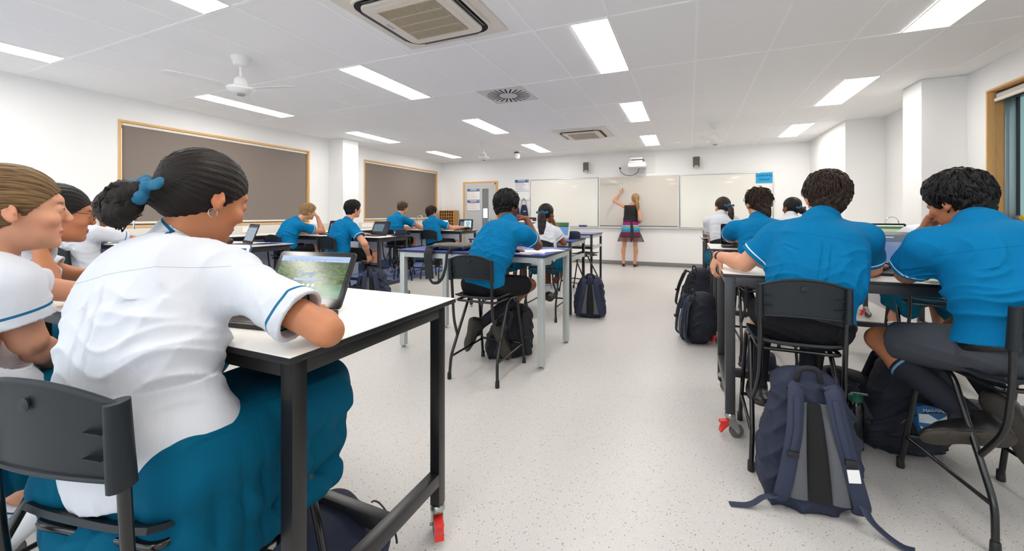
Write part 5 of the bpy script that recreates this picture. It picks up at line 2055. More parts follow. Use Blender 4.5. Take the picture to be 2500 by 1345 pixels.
        if hang > .22:
            B.ell(pel + np.array([0, 0, -.20]), (.215 * b, .175 * b, .125), k=.04)
        for s_, sg in (('L', -1), ('R', 1)):
            Hp, Kn = P['hip' + s_], P['kn' + s_]
            d = nrm(Kn - Hp)
            L = np.linalg.norm(Kn - Hp)
            B.cone(Hp + np.array([0, 0, .0]), Hp + d * L * (frac + .1), .098 * lm, .084 * lm, k=.06)
            if hang > 0:
                out = right * sg * (.030 if hang < .22 else .062)
                for zz, rr_ in ((-.04, .075), (-.5 * hang - .02, .055), (-hang, .042)):
                    B.cone(Hp + out + np.array([0, 0, zz]) - fwd * (.01 if hang < .22 else .07), Hp + d * L * .86 + out * 1.1 + np.array([0, 0, zz]), rr_, rr_ * .9, k=.05)
        B.cone((P['hipL'] + P['hipR']) / 2, (P['knL'] + P['knR']) / 2 * .9 + (P['hipL'] + P['hipR']) / 2 * .1, .09, .065, k=.06)
        mid = (P['hipL'] + P['hipR']) / 2

        def dsp3(X, Y, Z):
            x, y, z = X - mid[0], Y - mid[1], Z - mid[2]
            u = x * right[0] + y * right[1]
            w = x * fwd[0] + y * fwd[1]
            a = np.arctan2(w - .12, u)
            pl = np.abs(np.sin(a * 11 + 2.6 * np.sin(2.3 * z + seed) + 1.3 * np.sin(9 * w + 7 * z))) ** .7
            q2 = (1 - np.abs(np.sin(26 * w + 20 * z + 3 * np.sin(9 * u + seed)))) ** 1.6
            return (.010 * (pl - .6) + .007 * q2) * np.clip((.03 - z) / .14, .08, 1) * np.clip((z + hang + .12) / .2, .12, 1)
        B.disp(dsp3)
        bp_, bq = B.mesh()
        mesh_obj('skirt', bp_ + sub, bq, M_SKIRT_T, E0, {'tl': bp_ - pel, 'sl': np.ones(len(bp_))})

    # ---------------- socks and shoes
    if legs_vis:
        for s_, sg in (('L', -1), ('R', 1)):
            Kn, An, toe, Hp = P['kn' + s_], P['an' + s_], P['toe' + s_], P['hip' + s_]
            d = nrm(An - Kn)
            L = np.linalg.norm(An - Kn)
            stt = .30 if socks == 'dark' else (.74 if socks == 'white' else .9)
            if socks in ('dark', 'white'):
                a0 = Kn + d * L * stt
                lo4, hi4 = np.minimum(a0, toe) - .1, np.maximum(a0, toe) + .1
                K = Vol(np.minimum(lo4, An - .1), np.maximum(hi4, An + .1), max(.005, vox * .9))
                cf = Kn * .66 + An * .34
                cb = cf - nrm(np.cross(np.cross(An - Kn, Hp - Kn), An - Kn)) * .018
                if socks == 'dark':
                    K.cone(Kn + d * .03, cb, .052 * lm, .0575 * lm)
                K.cone(cb, An, .0565 * lm, .041 * lm, k=.02)
                K.cone(An, An + (toe - An) * .3, .042, .036, k=.02)
                K.plane(a0, -d, r=.30, region=lambda P3, a0=a0: ((P3[0] - a0[0]) ** 2 + (P3[1] - a0[1]) ** 2 + (P3[2] - a0[2]) ** 2 < .28 ** 2))
                kp, kq = K.mesh()
                mesh_obj('sock', kp + sub, kq, M_SOCKD if socks == 'dark' else M_SOCKW, E0, {'tl': kp - An, 'sl': (kp - a0) @ d})
            if shoes:
                fd = nrm(toe - An)
                un = nrm(-d - fd * (-d @ fd))      # foot up
                rt = np.cross(fd, un)
                Fm = np.array([rt, fd, un])
                heel = An - un * .055 - fd * .045
                ball = An + fd * .13 - un * .062
                lo5 = np.minimum.reduce([heel, ball + fd * .08, An]) - .09
                hi5 = np.maximum.reduce([heel, ball + fd * .08, An]) + .09
                F = Vol(lo5, hi5, max(.0045, vox * .85))
                F.cone(heel + un * .012, heel + un * .06 + fd * .015, .040, .041)
                F.cone(heel + fd * .03 + un * .012, ball, .040, .044, k=.03)
                F.cone(An - un * .02, ball + un * .006, .047, .038, k=.03)
                F.ell(ball + fd * .035 - un * .004, (.046, .058, .032), Fm, k=.02)
                F.cone(An - un * .03 - fd * .006, An + un * .02, .048, .049, k=.02)
                F.plane(An + un * .022, un, r=.15)
                F.plane(heel - un * .012, -un, r=.3)
                F.cone(An + un * .010, An + un * .07, .038, .040, mode='s')
                fp, fq = F.mesh()
                sh = mesh_obj('shoe', fp + sub, fq, M_SHOE, E0, {})
                G = Vol(lo5, hi5, max(.0045, vox * .85))
                hb = heel - un * .010
                bb = ball - un * .005
                G.cone(hb + fd * .004, hb + fd * .06, .040, .036, sq=(un, .62))
                G.cone(hb + fd * .03, bb, .036, .045, k=.02, sq=(un, .42))
                G.ell(bb + fd * .035 - un * .006, (.050, .062, .017), Fm, k=.015)
                gp, gq = G.mesh()
                mesh_obj('sole', gp + sub, gq, M_SOLE, E0).parent = sh

    # ---------------- hair
    make_hair(E0, sub, hc, HR, hs, hair[0], HAIR[hair[1]], vox, seed, **hair_kw)
    return E0, P, T, HR


def make_hair(E0, sub, hc, R, hs, style, m, vox, seed, tie=None, tail=None, bow=True, vol=1.0, n_locks=260):
    rs = random.Random(seed)
    L = lambda x, y, z: hc + (R[0] * x + R[1] * y + R[2] * z) * hs
    q = lambda *r: tuple(v * hs for v in r)
    far = .30
    H = Vol(hc - far * hs, hc + far * hs, max(.0045, vox * .85))
    th = .012 if style in ('pony', 'bun', 'low') else .020 * vol
    cc = V3(0, -.014, .030)
    rr = V3(.076 + th, .094 + th, .084 + th)
    H.ell(L(*cc), q(*rr), R)
    if style == 'short':
        H.ell(L(0, .03, .075), q(.066, .062, .038 + th * .4), R, k=.03)      # fringe and top
        H.ell(L(0, -.052, -.030), q(.062 + th * .25, .046 + th * .3, .078), R, k=.03)   # back of the head
    if style in ('pony', 'bun', 'low', 'wavy'):
        H.ell(L(0, -.05, -.02), q(.066, .052, .060), R, k=.03)
    if style == 'wavy':
        H.ell(L(0, -.075, -.02), q(.062, .055, .085), R, k=.03)
        H.ell(L(.01, -.09, -.10), q(.045, .042, .06), R, k=.03)
    # cut the face, the ears and the nape free
    H.ell(L(0, .085, -.045), q(.095, .092, .098), R, mode='s', k=.006)
    for sx in (-1, 1):
        H.ell(L(sx * .10, .004, -.035), q(.040, .030 if style == 'short' else .022, .040 if style == 'short' else .034), R, mode='s', k=.006)
    zc = -.100 if style == 'short' else -.09
    if style != 'wavy':
        H.plane(L(0, -.05, zc), -R[2] - R[1] * .25, r=.3)
    if tie is not None:
        tp = L(*tie)
        H.cone(L(0, -.07, tie[2] * .6), tp, .042 * hs, .018 * hs, k=.03)
    tail_pts = None
    if tail is not None:
        # tail: world offsets from the tie, with radii
        tail_pts = [tp + np.array(t[:3]) * hs for t in tail]
        rad = [t[3] * hs for t in tail]
        prev, pr = tp, rad[0] * .7
        for pnt, r_ in zip(tail_pts, rad):
            H.cone(prev, pnt, pr, r_, k=.012)
            prev, pr = pnt, r_

    def strand(X, Y, Z):
        x, y, z = (X - hc[0]) / hs, (Y - hc[1]) / hs, (Z - hc[2]) / hs
        u = x * R[0][0] + y * R[0][1] + z * R[0][2]
        w = x * R[1][0] + y * R[1][1] + z * R[1][2]
        v = x * R[2][0] + y * R[2][1] + z * R[2][2]
        if style in ('short', 'wavy'):
            a = np.arctan2(u, w + .03)
            e = np.arctan2(v - .02, np.hypot(u, w + .03))
            s1 = np.sin(a * 11 + 3 * np.sin(e * 5 + seed)) * np.sin(e * 9 + 2 * np.sin(a * 4))
            s2 = np.sin(a * 27 + 4 * np.sin(e * 7 + seed)) * np.sin(e * 17 + a * 3)
            return (.0042 * s1 + .0026 * s2) * vol
        a = np.arctan2(u, v - .0)
        return .0015 * np.sin(a * 34 + 2 * np.sin(w * 30)) + .0008 * np.sin(a * 71)
    H.disp(strand)
    hp, hq = H.mesh()
    # lock strands over the surface
    ex, A2 = None, None
    if style in ('short', 'wavy'):
        cen = L(0, -.02, .02)

        def starts(r_):
            while True:
                a = r_.uniform(0, 2 * math.pi)
                e = math.asin(r_.uniform(-.45 if style == 'short' else -.6, 1))
                d = V3(math.cos(e) * math.sin(a), math.cos(e) * math.cos(a), math.sin(e))
                if d[1] > .35 and d[2] < .55:
                    continue
                if abs(d[0]) > .8 and d[2] < -.05 and d[1] > -.25:
                    continue
                break
            p = cc + d * (rr + V3(0, 0, 0)) * (.97 if style == 'short' else 1.0)
            n_ = nrm(R.T @ (d / rr))
            return L(*p), n_

        lon = .055 if style == 'short' else .075

        def step(p, n_, ds, t, r_):
            loc = ((p - hc) @ R.T) / hs
            crown = V3(0, -.055, .105)
            dv = loc - crown
            dv[2] -= .05 * (abs(loc[0]) > .03)
            dl = R.T @ nrm(dv + V3(r_.gauss(0, .018), r_.gauss(0, .018), -.01))
            dl = nrm(dl - n_ * (dl @ n_) + n_ * (.22 - .75 * t) + V3(r_.gauss(0, .14), r_.gauss(0, .14), r_.gauss(0, .14)) * (1 if style == 'short' else 1.8))
            p2 = p + dl * ds * hs
            l2 = ((p2 - hc) @ R.T) / hs - cc
            n2 = nrm(R.T @ (l2 / rr ** 2))
            return p2, n2
        lv, lf, la = locks(starts, step, n_locks, 5, lon, .0052 * hs, .0030 * hs, rs)
        ex, A2 = (lv, lf), la
    if tail_pts is not None:
        path = [tp] + tail_pts
        rads = [rad[0] * .6] + rad

        def tstart(r_):
            a = r_.uniform(0, 2 * math.pi)
            T0 = nrm(path[1] - path[0])
            u0 = nrm(np.cross(T0, V3(.3, .2, .9)))
            v0 = np.cross(T0, u0)
            n_ = u0 * math.cos(a) + v0 * math.sin(a)
            return path[0] + n_ * rads[0] * .8, n_
        segs = len(path) - 1

        def tstep(p, n_, ds, t, r_):
            k = min(int(t * segs + .001), segs - 1)
            a, b_ = path[k], path[k + 1]
            tt = min(1, t * segs - k + 1.0 / 1)
            c = a + (b_ - a) * min(1, (t * segs - k) + 1)
            rad_ = rads[k + 1]
            p2 = c + n_ * rad_ * 1.0 + V3(r_.gauss(0, .004), r_.gauss(0, .004), r_.gauss(0, .006))
            return p2, n_
        Lt = sum(np.linalg.norm(path[i + 1] - path[i]) for i in range(segs))
        tv, tf, ta = locks(tstart, tstep, 70, segs, Lt, .0048 * hs, .003 * hs, rs)
        if ex is None:
            ex, A2 = (tv, tf), ta
        else:
            o_ = len(ex[0])
            ex = (np.vstack([ex[0], tv]), np.vstack([ex[1], tf + o_]))
            A2 = np.vstack([A2, ta])
    hsA = ((hp - hc) @ R.T)
    if style in ('pony', 'bun', 'low'):
        a = np.arctan2(hsA[:, 0], hsA[:, 2]) * .08
        hsA = np.stack([a, hsA[:, 1], a * .5], 1)
    else:
        a = np.arctan2(hsA[:, 0], hsA[:, 1] + .03) * .08
        hsA = np.stack([a, hsA[:, 2], a * .5], 1)
    if ex is not None:
        hsA = np.vstack([hsA, A2])
        ex = (ex[0] + sub, ex[1])
    o = mesh_obj('hair', hp + sub, hq, m, E0, {'hs': hsA}, extra=ex)
    if tie is not None and bow:
        S = Vol(tp - .09, tp + .09, .004)
        d = nrm(tp - L(0, -.03, tie[2]))
        u = nrm(np.cross(d, V3(0, 0, 1)))
        v = np.cross(u, d)
        n_ = 22
        for k in range(n_):
            a, a2 = 2 * math.pi * k / n_, 2 * math.pi * (k + 1) / n_
            r0 = .026 + .007 * math.sin(a * 5 + 1)
            r1 = .026 + .007 * math.sin(a2 * 5 + 1)
            S.cone(tp + (u * math.cos(a) + v * math.sin(a)) * r0 + d * .004 * math.sin(a * 7), tp + (u * math.cos(a2) + v * math.sin(a2)) * r1 + d * .004 * math.sin(a2 * 7), .010 + .004 * math.sin(a * 9), .010 + .004 * math.sin(a2 * 9), k=.003)
        for sx in (-1, 1):
            S.cone(tp + u * sx * .02 + v * .01, tp + u * sx * .062 + v * .018, .010, .017, k=.004, sq=(d, .5))
        sp_, sq = S.mesh()
        mesh_obj('scrunchie', sp_ + sub, sq, M_SCRUNCH, E0)
    return o


def seated(c, rz, neck, head, sh=(.185, 0, 0), pel=(0, -.11, .705), knees=None, ankles=None, h=1.0, shc=None):
    """joints of a person on the stool at c; neck, head in room coordinates; others in the stool's own frame"""
    cs, sn = math.cos(rz), math.sin(rz)
    W = lambda x, y, z: V3(c[0] + x * cs - y * sn, c[1] + x * sn + y * cs, z)
    neck, head = arr(neck), arr(head)
    P = {'pelvis': W(*pel), 'neck': neck, 'head': head}
    w, yaw, roll = sh
    up = nrm(neck - P['pelvis'])
    up = nrm(up * V3(.5, .5, 1))
    r0 = V3(math.cos(rz + yaw), math.sin(rz + yaw), -math.sin(roll))
    cen = neck - up * .072
    P['shL'], P['shR'] = cen - r0 * w, cen + r0 * w
    for s_, sg in (('L', -1), ('R', 1)):
        P['hip' + s_] = W(pel[0] + sg * .085, pel[1] + .02, pel[2] - .025)
        kn = (knees or {}).get(s_, (sg * .13, .30, .70))
        an = (ankles or {}).get(s_, (sg * .12, .22, .27))
        P['kn' + s_] = W(*kn)
        P['an' + s_] = W(*an)
    return P, W


def report(lab, P):
    import os
    if not os.environ.get('POSE'):
        return
    P = {k: arr(v) for k, v in P.items()}
    print('POSE', lab)
    for k in ('pelvis', 'neck', 'head', 'shL', 'shR', 'elL', 'elR', 'wrL', 'wrR', 'knL', 'knR', 'anL', 'anR'):
        if k in P:
            p = PX(P[k])
            print('   %s px(%d,%d) z%.2f' % (k, p[0], p[1], P[k][2]), end=';')
    g = lambda a, b: np.linalg.norm(P[a] - P[b])
    print('\n   spine %.2f neck-head %.2f uarm %.2f %.2f farm %.2f %.2f thigh %.2f %.2f shank %.2f %.2f' % (
        g('pelvis', 'neck'), g('neck', 'head'), g('shL', 'elL'), g('shR', 'elR'), g('elL', 'wrL'), g('elR', 'wrR'), g('hipL', 'knL'), g('hipR', 'knR'), g('knL', 'anL'), g('knR', 'anR')))
# ================================================================== THE PEOPLE
import os
ONLY = os.environ.get('ONLY')
PEOPLE = []


def add(key, fn):
    if ONLY is None or key in ONLY.split(','):
        PEOPLE.append((key, fn))


def ribs(loc, dr, r, m, name, parent, w=.010):
    pass


# --- the boy at the blue and silver table, chin on fist
def p9():
    P, W = seated((-1.43, 2.84), 0, AY(1241, 548, 3.0), AY(1236, 500, 3.10), sh=(.168, -.14, .02),
                  knees={'R': (.19, .40, .62), 'L': (-.06, .38, .66)}, ankles={'R': (-.16, .12, .30), 'L': (.02, .20, .26)})
    P['elR'], P['wrR'] = arr(AY(1312, 599, 3.15)), arr(AY(1286, 534, 3.17))
    P['elL'], P['wrL'] = V3(-1.66, 3.16, .935), arr(AY(1246, 609, 3.20))
    P['toeR'] = P['anR'] + V3(-.05, .03, -.18)
    P['toeL'] = P['anL'] + V3(.05, .05, -.17)
    report('p9', P)
    return person('person in teal blue shirt resting cheek on fist at the silver legged table', P, build=.98, skin=SK_BROWN, hair=('short', 'black'),
                  top='blue', bottom='shorts', vox=.0048, seed=9, sleeve=.50, shirt_loose=.85, head=(-.25, .12, .18), fold=.007, hair_kw={'vol': 1.15, 'n_locks': 420},
                  hands={'R': dict(d=(-.9, -.10, .25), n=(-.1, -.2, -.95), t=(-.1, -.9, .2), curl=1.5, thumb=.5), 'L': dict(d=(.95, .1, -.05), n=(0, 0, -1), t=(0, 1, 0), curl=.3)})


add('p9', p9)


# --- large boy at the right
def p15():
    P, W = seated((.47, 2.49), 0, AY(2003, 545, 2.50), AY(2018, 480, 2.60), sh=(.185, .03, .0), pel=(.045, -.11, .705),
                  knees={'R': (.20, .33, .66), 'L': (-.07, .33, .66)}, ankles={'R': (.13, .20, .24), 'L': (-.11, .20, .24)})
    P['elL'], P['wrL'] = arr(AY(1818, 643, 2.53)), arr(AY(1752, 624, 2.74))
    P['elR'], P['wrR'] = arr(AZ(2118, 655, .945)), V3(.95, 2.85, .935)
    report('p15', P)
    return person('person with dark brown hair in bright blue shirt, left arm stretched along white table', P, build=1.16, skin=SK_LIGHT, hair=('short', 'brown'), shirt_loose=.7,
                  top='blue', bottom='shorts', vox=.0048, seed=15, tucked=True, head=(.02, .22, -.02), fold=.005, hair_kw={'vol': 1.1, 'n_locks': 520}, sleeve=.70, hs=1.03,
                  hands={'L': dict(d=(-.35, -.15, -.9), n=(.9, .2, -.3), t=(.3, -.9, .1), curl=.55, thumb=.3, s=.95)})


add('p15', p15)


# --- boy at the far right in grey shorts
def p16():
    P, W = seated((1.165, 2.315), .15, AY(2392, 556, 2.32), AY(2338, 488, 2.48), sh=(.20, .10, -.03),
                  knees={'L': (-.27, .27, .61), 'R': (.10, .36, .66)}, ankles={'L': (.06, .10, .26), 'R': (.23, -.02, .26)})
    P['elL'], P['wrL'] = arr(AZ(2214, 668, .945)), arr(AY(2252, 566, 2.60))
    P['elR'], P['wrR'] = V3(1.55, 2.66, .93), V3(1.30, 2.74, .935)
    P['anL'], P['anR'] = arr(AY(2385, 1030, 2.24)), arr(AY(2452, 1000, 2.36))
    P['toeL'] = P['anL'] + V3(-.18, -.03, -.01)
    P['toeR'] = P['anR'] + V3(.08, -.06, -.15)
    report('p16', P)
    return person('person with black hair in bright blue shirt and grey shorts, far right', P, build=1.14, skin=SK_TAN, hair=('short', 'black'),
                  top='blue', bottom='greyshorts', vox=.0048, seed=16, tucked=True, head=(.55, .30, -.12), fold=.0075, hair_kw={'vol': 1.1, 'n_locks': 520}, sleeve=.70, hs=1.03, belly=.02,
                  hands={'L': dict(d=(.25, -.2, .9), n=(.6, -.4, .3), t=(.3, .6, .5), curl=1.2, thumb=.4)})


add('p16', p16)


# --- girl in front
def p1():
    P, W = seated((-1.13, .63), .20, AD(440, 600, 1.08), AD(500, 480, 1.10), sh=(.170, -.05, .0),
                  knees={'R': (.10, .33, .67), 'L': (-.08, .34, .67)}, ankles={'R': (.14, .36, .20), 'L': (-.05, .28, .18)})
    P['anR'], P['anL'] = V3(-1.33, .92, .16), V3(-1.45, .80, .17)
    P['toeR'], P['toeL'] = P['anR'] + V3(-.02, .19, -.02), P['anL'] + V3(-.03, .19, -.03)
    P['elR'], P['wrR'] = arr(AZ(800, 808, .945)), V3(-1.0, .86, .935)
    P['elL'], P['wrL'] = V3(-1.42, .80, .94), V3(-1.2, .90, .935)
    report('p1', P)
    return person('person with dark bun and teal scrunchie in white shirt, closest to camera', P, build=.93, fem=True, skin=SK_TAN, hair=('bun', 'dark'),
                  top='white', bottom='skirt', socks='white', vox=.0040, seed=21, head=(.0, .38, .0), fold=.006, sleeve=.74, skirt_hang=.27,
                  hair_kw=dict(tie=(.0, -.135, -.045), tail=[(-.035, -.01, -.01, .034), (-.06, -.02, -.035, .036), (-.03, -.03, -.055, .030), (-.01, -.01, -.04, .02)]))


add('p1', p1)


def p2():
    P, W = seated((-1.72, .50), .10, AD(-38, 628, 1.14), AD(34, 508, 1.16), sh=(.165, -.1, .0), knees={'R': (.11, .42, .68), 'L': (-.05, .40, .68)}, ankles={'R': (-.27, .05, .17), 'L': (-.36, -.02, .17)})
    P['elR'], P['wrR'] = arr(AD(70, 830, 1.10)), arr(AD(150, 900, 1.25))
    P['elL'], P['wrL'] = V3(-2.02, .72, .94), V3(-1.85, .92, .935)
    report('p2', P)
    return person('person with blonde hair pulled back smiling in profile at far left', P, build=.92, fem=True, skin=SK_LIGHT, hair=('pony', 'dblond'),
                  top='white', bottom='skirt', socks='white', vox=.0040, seed=22, head=(-.25, .05, .0), sleeve=.62, fold=.005, skirt_hang=.14,
                  hair_kw=dict(tie=(0, -.13, .02), tail=[(-.03, -.03, -.06, .028), (-.04, -.03, -.16, .022)]))


add('p2', p2)


def p3():
    P, W = seated((-2.50, .72), -.1, AD(80, 610, 1.78), AD(143, 520, 1.72), sh=(.160, -.2, .0))
    P['elR'], P['wrR'] = arr(AD(118, 668, 1.68)), arr(AD(80, 605, 1.66))
    P['elR'] = arr(AD(118, 690, 1.6))
    P['wrR'] = arr(AD(98, 608, 1.63))
    P['elL'], P['wrL'] = V3(-2.70, .95, .93), V3(-2.50, 1.05, .92)
    report('p3', P)
    e = person('person with black hair and glasses resting chin on hand behind the blonde girl', P, build=.9, fem=True, skin=SK_TAN, hair=('pony', 'black'),
               top='white', bottom='skirt', socks='white', vox=.0055, seed=23, head=(-.25, .15, .0),
               hair_kw=dict(tie=(0, -.13, .02), tail=[(-.03, -.03, -.06, .028), (-.04, -.03, -.16, .022)]),
               hands={'R': dict(d=(-.2, .1, .95), n=(-.5, -.8, 0), t=(-.9, .2, .1), curl=1.1)})
    return e


add('p3', p3)


def p4():
    P, W = seated((-5.2, 2.02), 0, AY(216, 550, 1.93), AY(246, 520, 2.08), sh=(.165, -.1, .0))
    P['elR'], P['wrR'] = V3(-5.00, 2.30, .94), V3(-5.12, 2.48, .93)
    P['elL'], P['wrL'] = V3(-5.42, 2.28, .94), V3(-5.22, 2.42, .93)
    report('p4', P)
    return person('person with brown hair in white shirt hunched over far table at left', P, build=.9, fem=True, skin=SK_TAN, hair=('pony', 'mid'),
                  top='white', bottom='skirt', socks='white', vox=.007, seed=24, head=(-.3, .45, 0),
                  hair_kw=dict(tie=(0, -.13, .02), tail=[(-.0, -.05, -.05, .028), (-.02, -.08, -.14, .02)]))


add('p4', p4)


def p5():
    P, W = seated((-5.36, 4.22), -.12, AY(722, 541, 4.36), AY(752, 516, 4.52), sh=(.185, -.3, .0))
    P['elR'], P['wrR'] = arr(AZ(744, 571, .94)) + V3(0.02, 0.0, 0), arr(AY(776, 535, 4.72))
    P['elR'] = V3(-5.27, 4.66, .945)
    P['wrR'] = P['head'] + V3(.09, .10, -.09)
    P['elL'], P['wrL'] = V3(-5.62, 4.55, .94), V3(-5.45, 4.72, .93)
    report('p5', P)
    return person('person with blond hair in teal shirt propping head on hand at left', P, build=1.0, skin=SK_LIGHT, hair=('short', 'blond'),
                  top='blue', bottom='shorts', vox=.0062, seed=5, head=(-.35, .2, .1),
                  hands={'R': dict(d=(-.5, -.1, .6), n=(-.7, -.5, 0), t=(-.2, -.6, .4), curl=1.1)})


add('p5', p5)


def p6():
    P, W = seated((-4.36, 4.24), -.10, AY(848, 543, 4.28), AY(862, 510, 4.36), sh=(.185, -.25, .0),
                  knees={'R': (.13, .40, .64), 'L': (-.02, .40, .64)}, ankles={'R': (.15, .34, .22), 'L': (.02, .32, .22)})
    P['elR'], P['wrR'] = arr(AY(890, 594, 4.18)), arr(AY(899, 622, 4.34))
    P['elL'], P['wrL'] = V3(-4.62, 4.52, .94), V3(-4.45, 4.66, .93)
    report('p6', P)
    return person('person with black hair in teal shirt gripping the stool seat beside right thigh', P, build=1.0, skin=SK_LIGHT, hair=('short', 'black'),
                  top='blue', bottom='shorts', vox=.0062, seed=6, head=(-.25, .05, .0), sleeve=.62,
                  hands={'R': dict(d=(.1, .3, -.95), n=(-.9, 0, .1), t=(0, .9, .3), curl=.9)})


add('p6', p6)


def p7():
    P, W = seated((-5.28, 6.50), 0, AY(970, 527, 6.60), AY(984, 507, 6.74), sh=(.19, -.15, .0))
    P['elR'], P['wrR'] = arr(AZ(1014, 559, .945)), V3(-4.72, 7.05, .93)
    P['elR'] = V3(-4.96, 6.80, .945)
    P['wrR'] = V3(-5.02, 7.0, .93)
    P['elL'], P['wrL'] = V3(-5.48, 6.80, .94), V3(-5.30, 6.98, .93)
    report('p7', P)
    return person('person with short light brown hair in teal shirt under the far blind', P, build=1.06, skin=SK_LIGHT, hair=('short', 'mid'),
                  top='blue', bottom='shorts', vox=.008, seed=7, head=(-.3, .1, 0), feet=True)


add('p7', p7)


def p8():
    P, W = seated((-4.44, 6.60), .03, AY(1056, 536, 6.62), AY(1054, 518, 6.70), sh=(.175, -.15, .0), knees={'R': (.24, .34, .66), 'L': (-.05, .34, .66)})
    P['elR'], P['wrR'] = V3(-4.20, 6.80, .95), V3(-4.03, 6.92, .965)
    P['elL'], P['wrL'] = V3(-4.62, 6.85, .94), V3(-4.40, 6.95, .93)
    report('p8', P)
    return person('person with short brown hair in teal shirt drawing at the far left table end', P, build=.94, skin=SK_LIGHT, hair=('short', 'brown'),
                  top='blue', bottom='shorts', vox=.008, seed=8, head=(-.35, .05, 0))


add('p8', p8)


def p10():
    P, W = seated((-1.57, 4.66), 0, AY(1325, 553, 4.66), AY(1334, 521, 4.78), sh=(.165, .0, .0), knees={'R': (.11, .34, .66), 'L': (-.12, .34, .66)}, ankles={'R': (.0, .22, .24), 'L': (-.04, .20, .22)})
    P['elR'], P['wrR'] = V3(-1.33, 4.80, .945), V3(-1.42, 4.98, 1.05)
    P['elR'] = arr(AY(1376, 592, 4.70))
    P['wrR'] = P['head'] + V3(.06, .10, -.10)
    P['elL'], P['wrL'] = V3(-1.80, 4.82, .94), V3(-1.66, 4.98, .93)
    report('p10', P)
    return person('person with long dark ponytail and teal bow in white shirt, centre', P, build=.92, fem=True, skin=SK_BROWN, hair=('pony', 'dark'),
                  top='white', bottom='skirt', socks='white', vox=.006, seed=10, head=(-.35, .05, .05), skirt_hang=.13,
                  hair_kw=dict(tie=(.035, -.125, -.01), tail=[(.01, -.05, -.03, .038), (.03, -.10, -.08, .046), (.045, -.135, -.15, .044), (.055, -.16, -.22, .038), (.06, -.18, -.28, .024)]),
                  hands={'R': dict(d=(-.5, .1, .6), n=(-.7, -.5, 0), t=(-.2, -.6, .4), curl=1.2)})


add('p10', p10)


def p12():
    P, W = seated((.42, 5.78), 0, AY(1760, 527, 5.82), AY(1764, 504, 5.92), sh=(.155, .15, .0))
    P['elL'], P['wrL'] = arr(AY(1737, 588, 5.88)), V3(.32, 6.22, .93)
    P['elR'], P['wrR'] = V3(.62, 6.05, .94), V3(.50, 6.25, .93)
    report('p12', P)
    return person('person with brown ponytail and teal bow in white shirt near right whiteboard', P, build=.88, fem=True, skin=SK_LIGHT, hair=('pony', 'brown'),
                  top='white', bottom='skirt', socks='white', vox=.007, seed=12, head=(.45, .2, 0),
                  hair_kw=dict(tie=(.02, -.12, -.03), tail=[(.01, -.05, -.03, .028), (.01, -.09, -.08, .030), (.01, -.12, -.16, .022)]))


add('p12', p12)


def p13():
    P, W = seated((.58, 4.10), .05, AY(1853, 540, 4.08), AY(1850, 495, 4.16), sh=(.20, .08, .0), ankles={'R': (.05, .05, .32), 'L': (-.02, .10, .30)})
    P['elL'], P['wrL'] = arr(AY(1778, 577, 4.28)), V3(.40, 4.46, .96)
    P['elR'], P['wrR'] = V3(.92, 4.34, .94), V3(.66, 4.50, .93)
    P['toeL'] = P['anL'] + V3(.03, -.06, -.17)
    P['toeR'] = P['anR'] + V3(.02, -.06, -.17)
    report('p13', P)
    return person('person with wavy brown hair tied back in blue shirt, second row on right', P, build=1.04, skin=SK_LIGHT, hair=('wavy', 'brown'),
                  top='blue', bottom='shorts', vox=.006, seed=13, head=(.35, .1, 0), fold=.006, sleeve=.62, hair_kw={'n_locks': 420, 'vol': 1.0})


add('p13', p13)


def p14():
    P, W = seated((1.17, 5.72), 0, AY(1930, 531, 5.78), AY(1933, 506, 5.88), sh=(.16, .3, .0))
    P['elL'], P['wrL'] = V3(.98, 6.02, .94), V3(1.10, 6.2, .93)
    P['elR'], P['wrR'] = V3(1.40, 6.05, .94), V3(1.25, 6.2, .93)
    report('p14', P)
    return person('person with black bun in white shirt seen past the large boy\'s shoulder', P, build=.9, fem=True, skin=SK_BROWN, hair=('bun', 'black'),
                  top='white', bottom='skirt', socks='white', vox=.007, seed=14, head=(.5, .05, 0), hair_kw=dict(tie=(.02, -.12, -.03), tail=[(.0, -.04, -.02, .04)]))


add('p14', p14)


def p18():
    P, W = seated((1.62, 4.00), -.1, V3(1.74, 4.10, 1.12), V3(1.88, 4.20, 1.25), sh=(.16, .1, .1), ankles={'R': (.12, .1, .25), 'L': (-.14, .1, .25)})
    P['elL'], P['wrL'] = V3(1.50, 4.36, .94), V3(1.62, 4.50, .93)
    P['elR'], P['wrR'] = V3(1.98, 4.36, .94), V3(1.88, 4.52, .93)
    report('p18', P)
    return person('person in white shirt and teal skirt mostly hidden behind the far right boy', P, build=.9, fem=True, skin=SK_LIGHT, hair=('bun', 'brown'),
                  top='white', bottom='skirt', socks='white', vox=.007, seed=18, head=(.3, .3, 0), skirt_hang=.20, hair_kw=dict(tie=(.02, -.12, -.03), tail=[(.0, -.04, -.02, .04)]))


add('p18', p18)


def p17():
    P, W = seated((-2.10, 4.62), 0, V3(-2.14, 4.68, 1.10), V3(-2.16, 4.82, 1.23), sh=(.16, 0, .0))
    P['elR'], P['wrR'] = V3(-1.86, 4.90, .94), V3(-1.94, 5.05, 1.0)
    P['elL'], P['wrL'] = V3(-2.28, 4.90, .94), V3(-2.15, 5.05, .93)
    report('p17', P)
    return person('person in white shirt and teal skirt hidden behind the boy at the blue table', P, build=.9, fem=True, skin=SK_BROWN, hair=('bun', 'black'),
                  top='white', bottom='skirt', socks='white', vox=.008, seed=17, head=(0, .2, 0), hair_kw=dict(tie=(0, -.12, -.03), tail=[(.0, -.04, -.02, .04)]))


add('p17', p17)


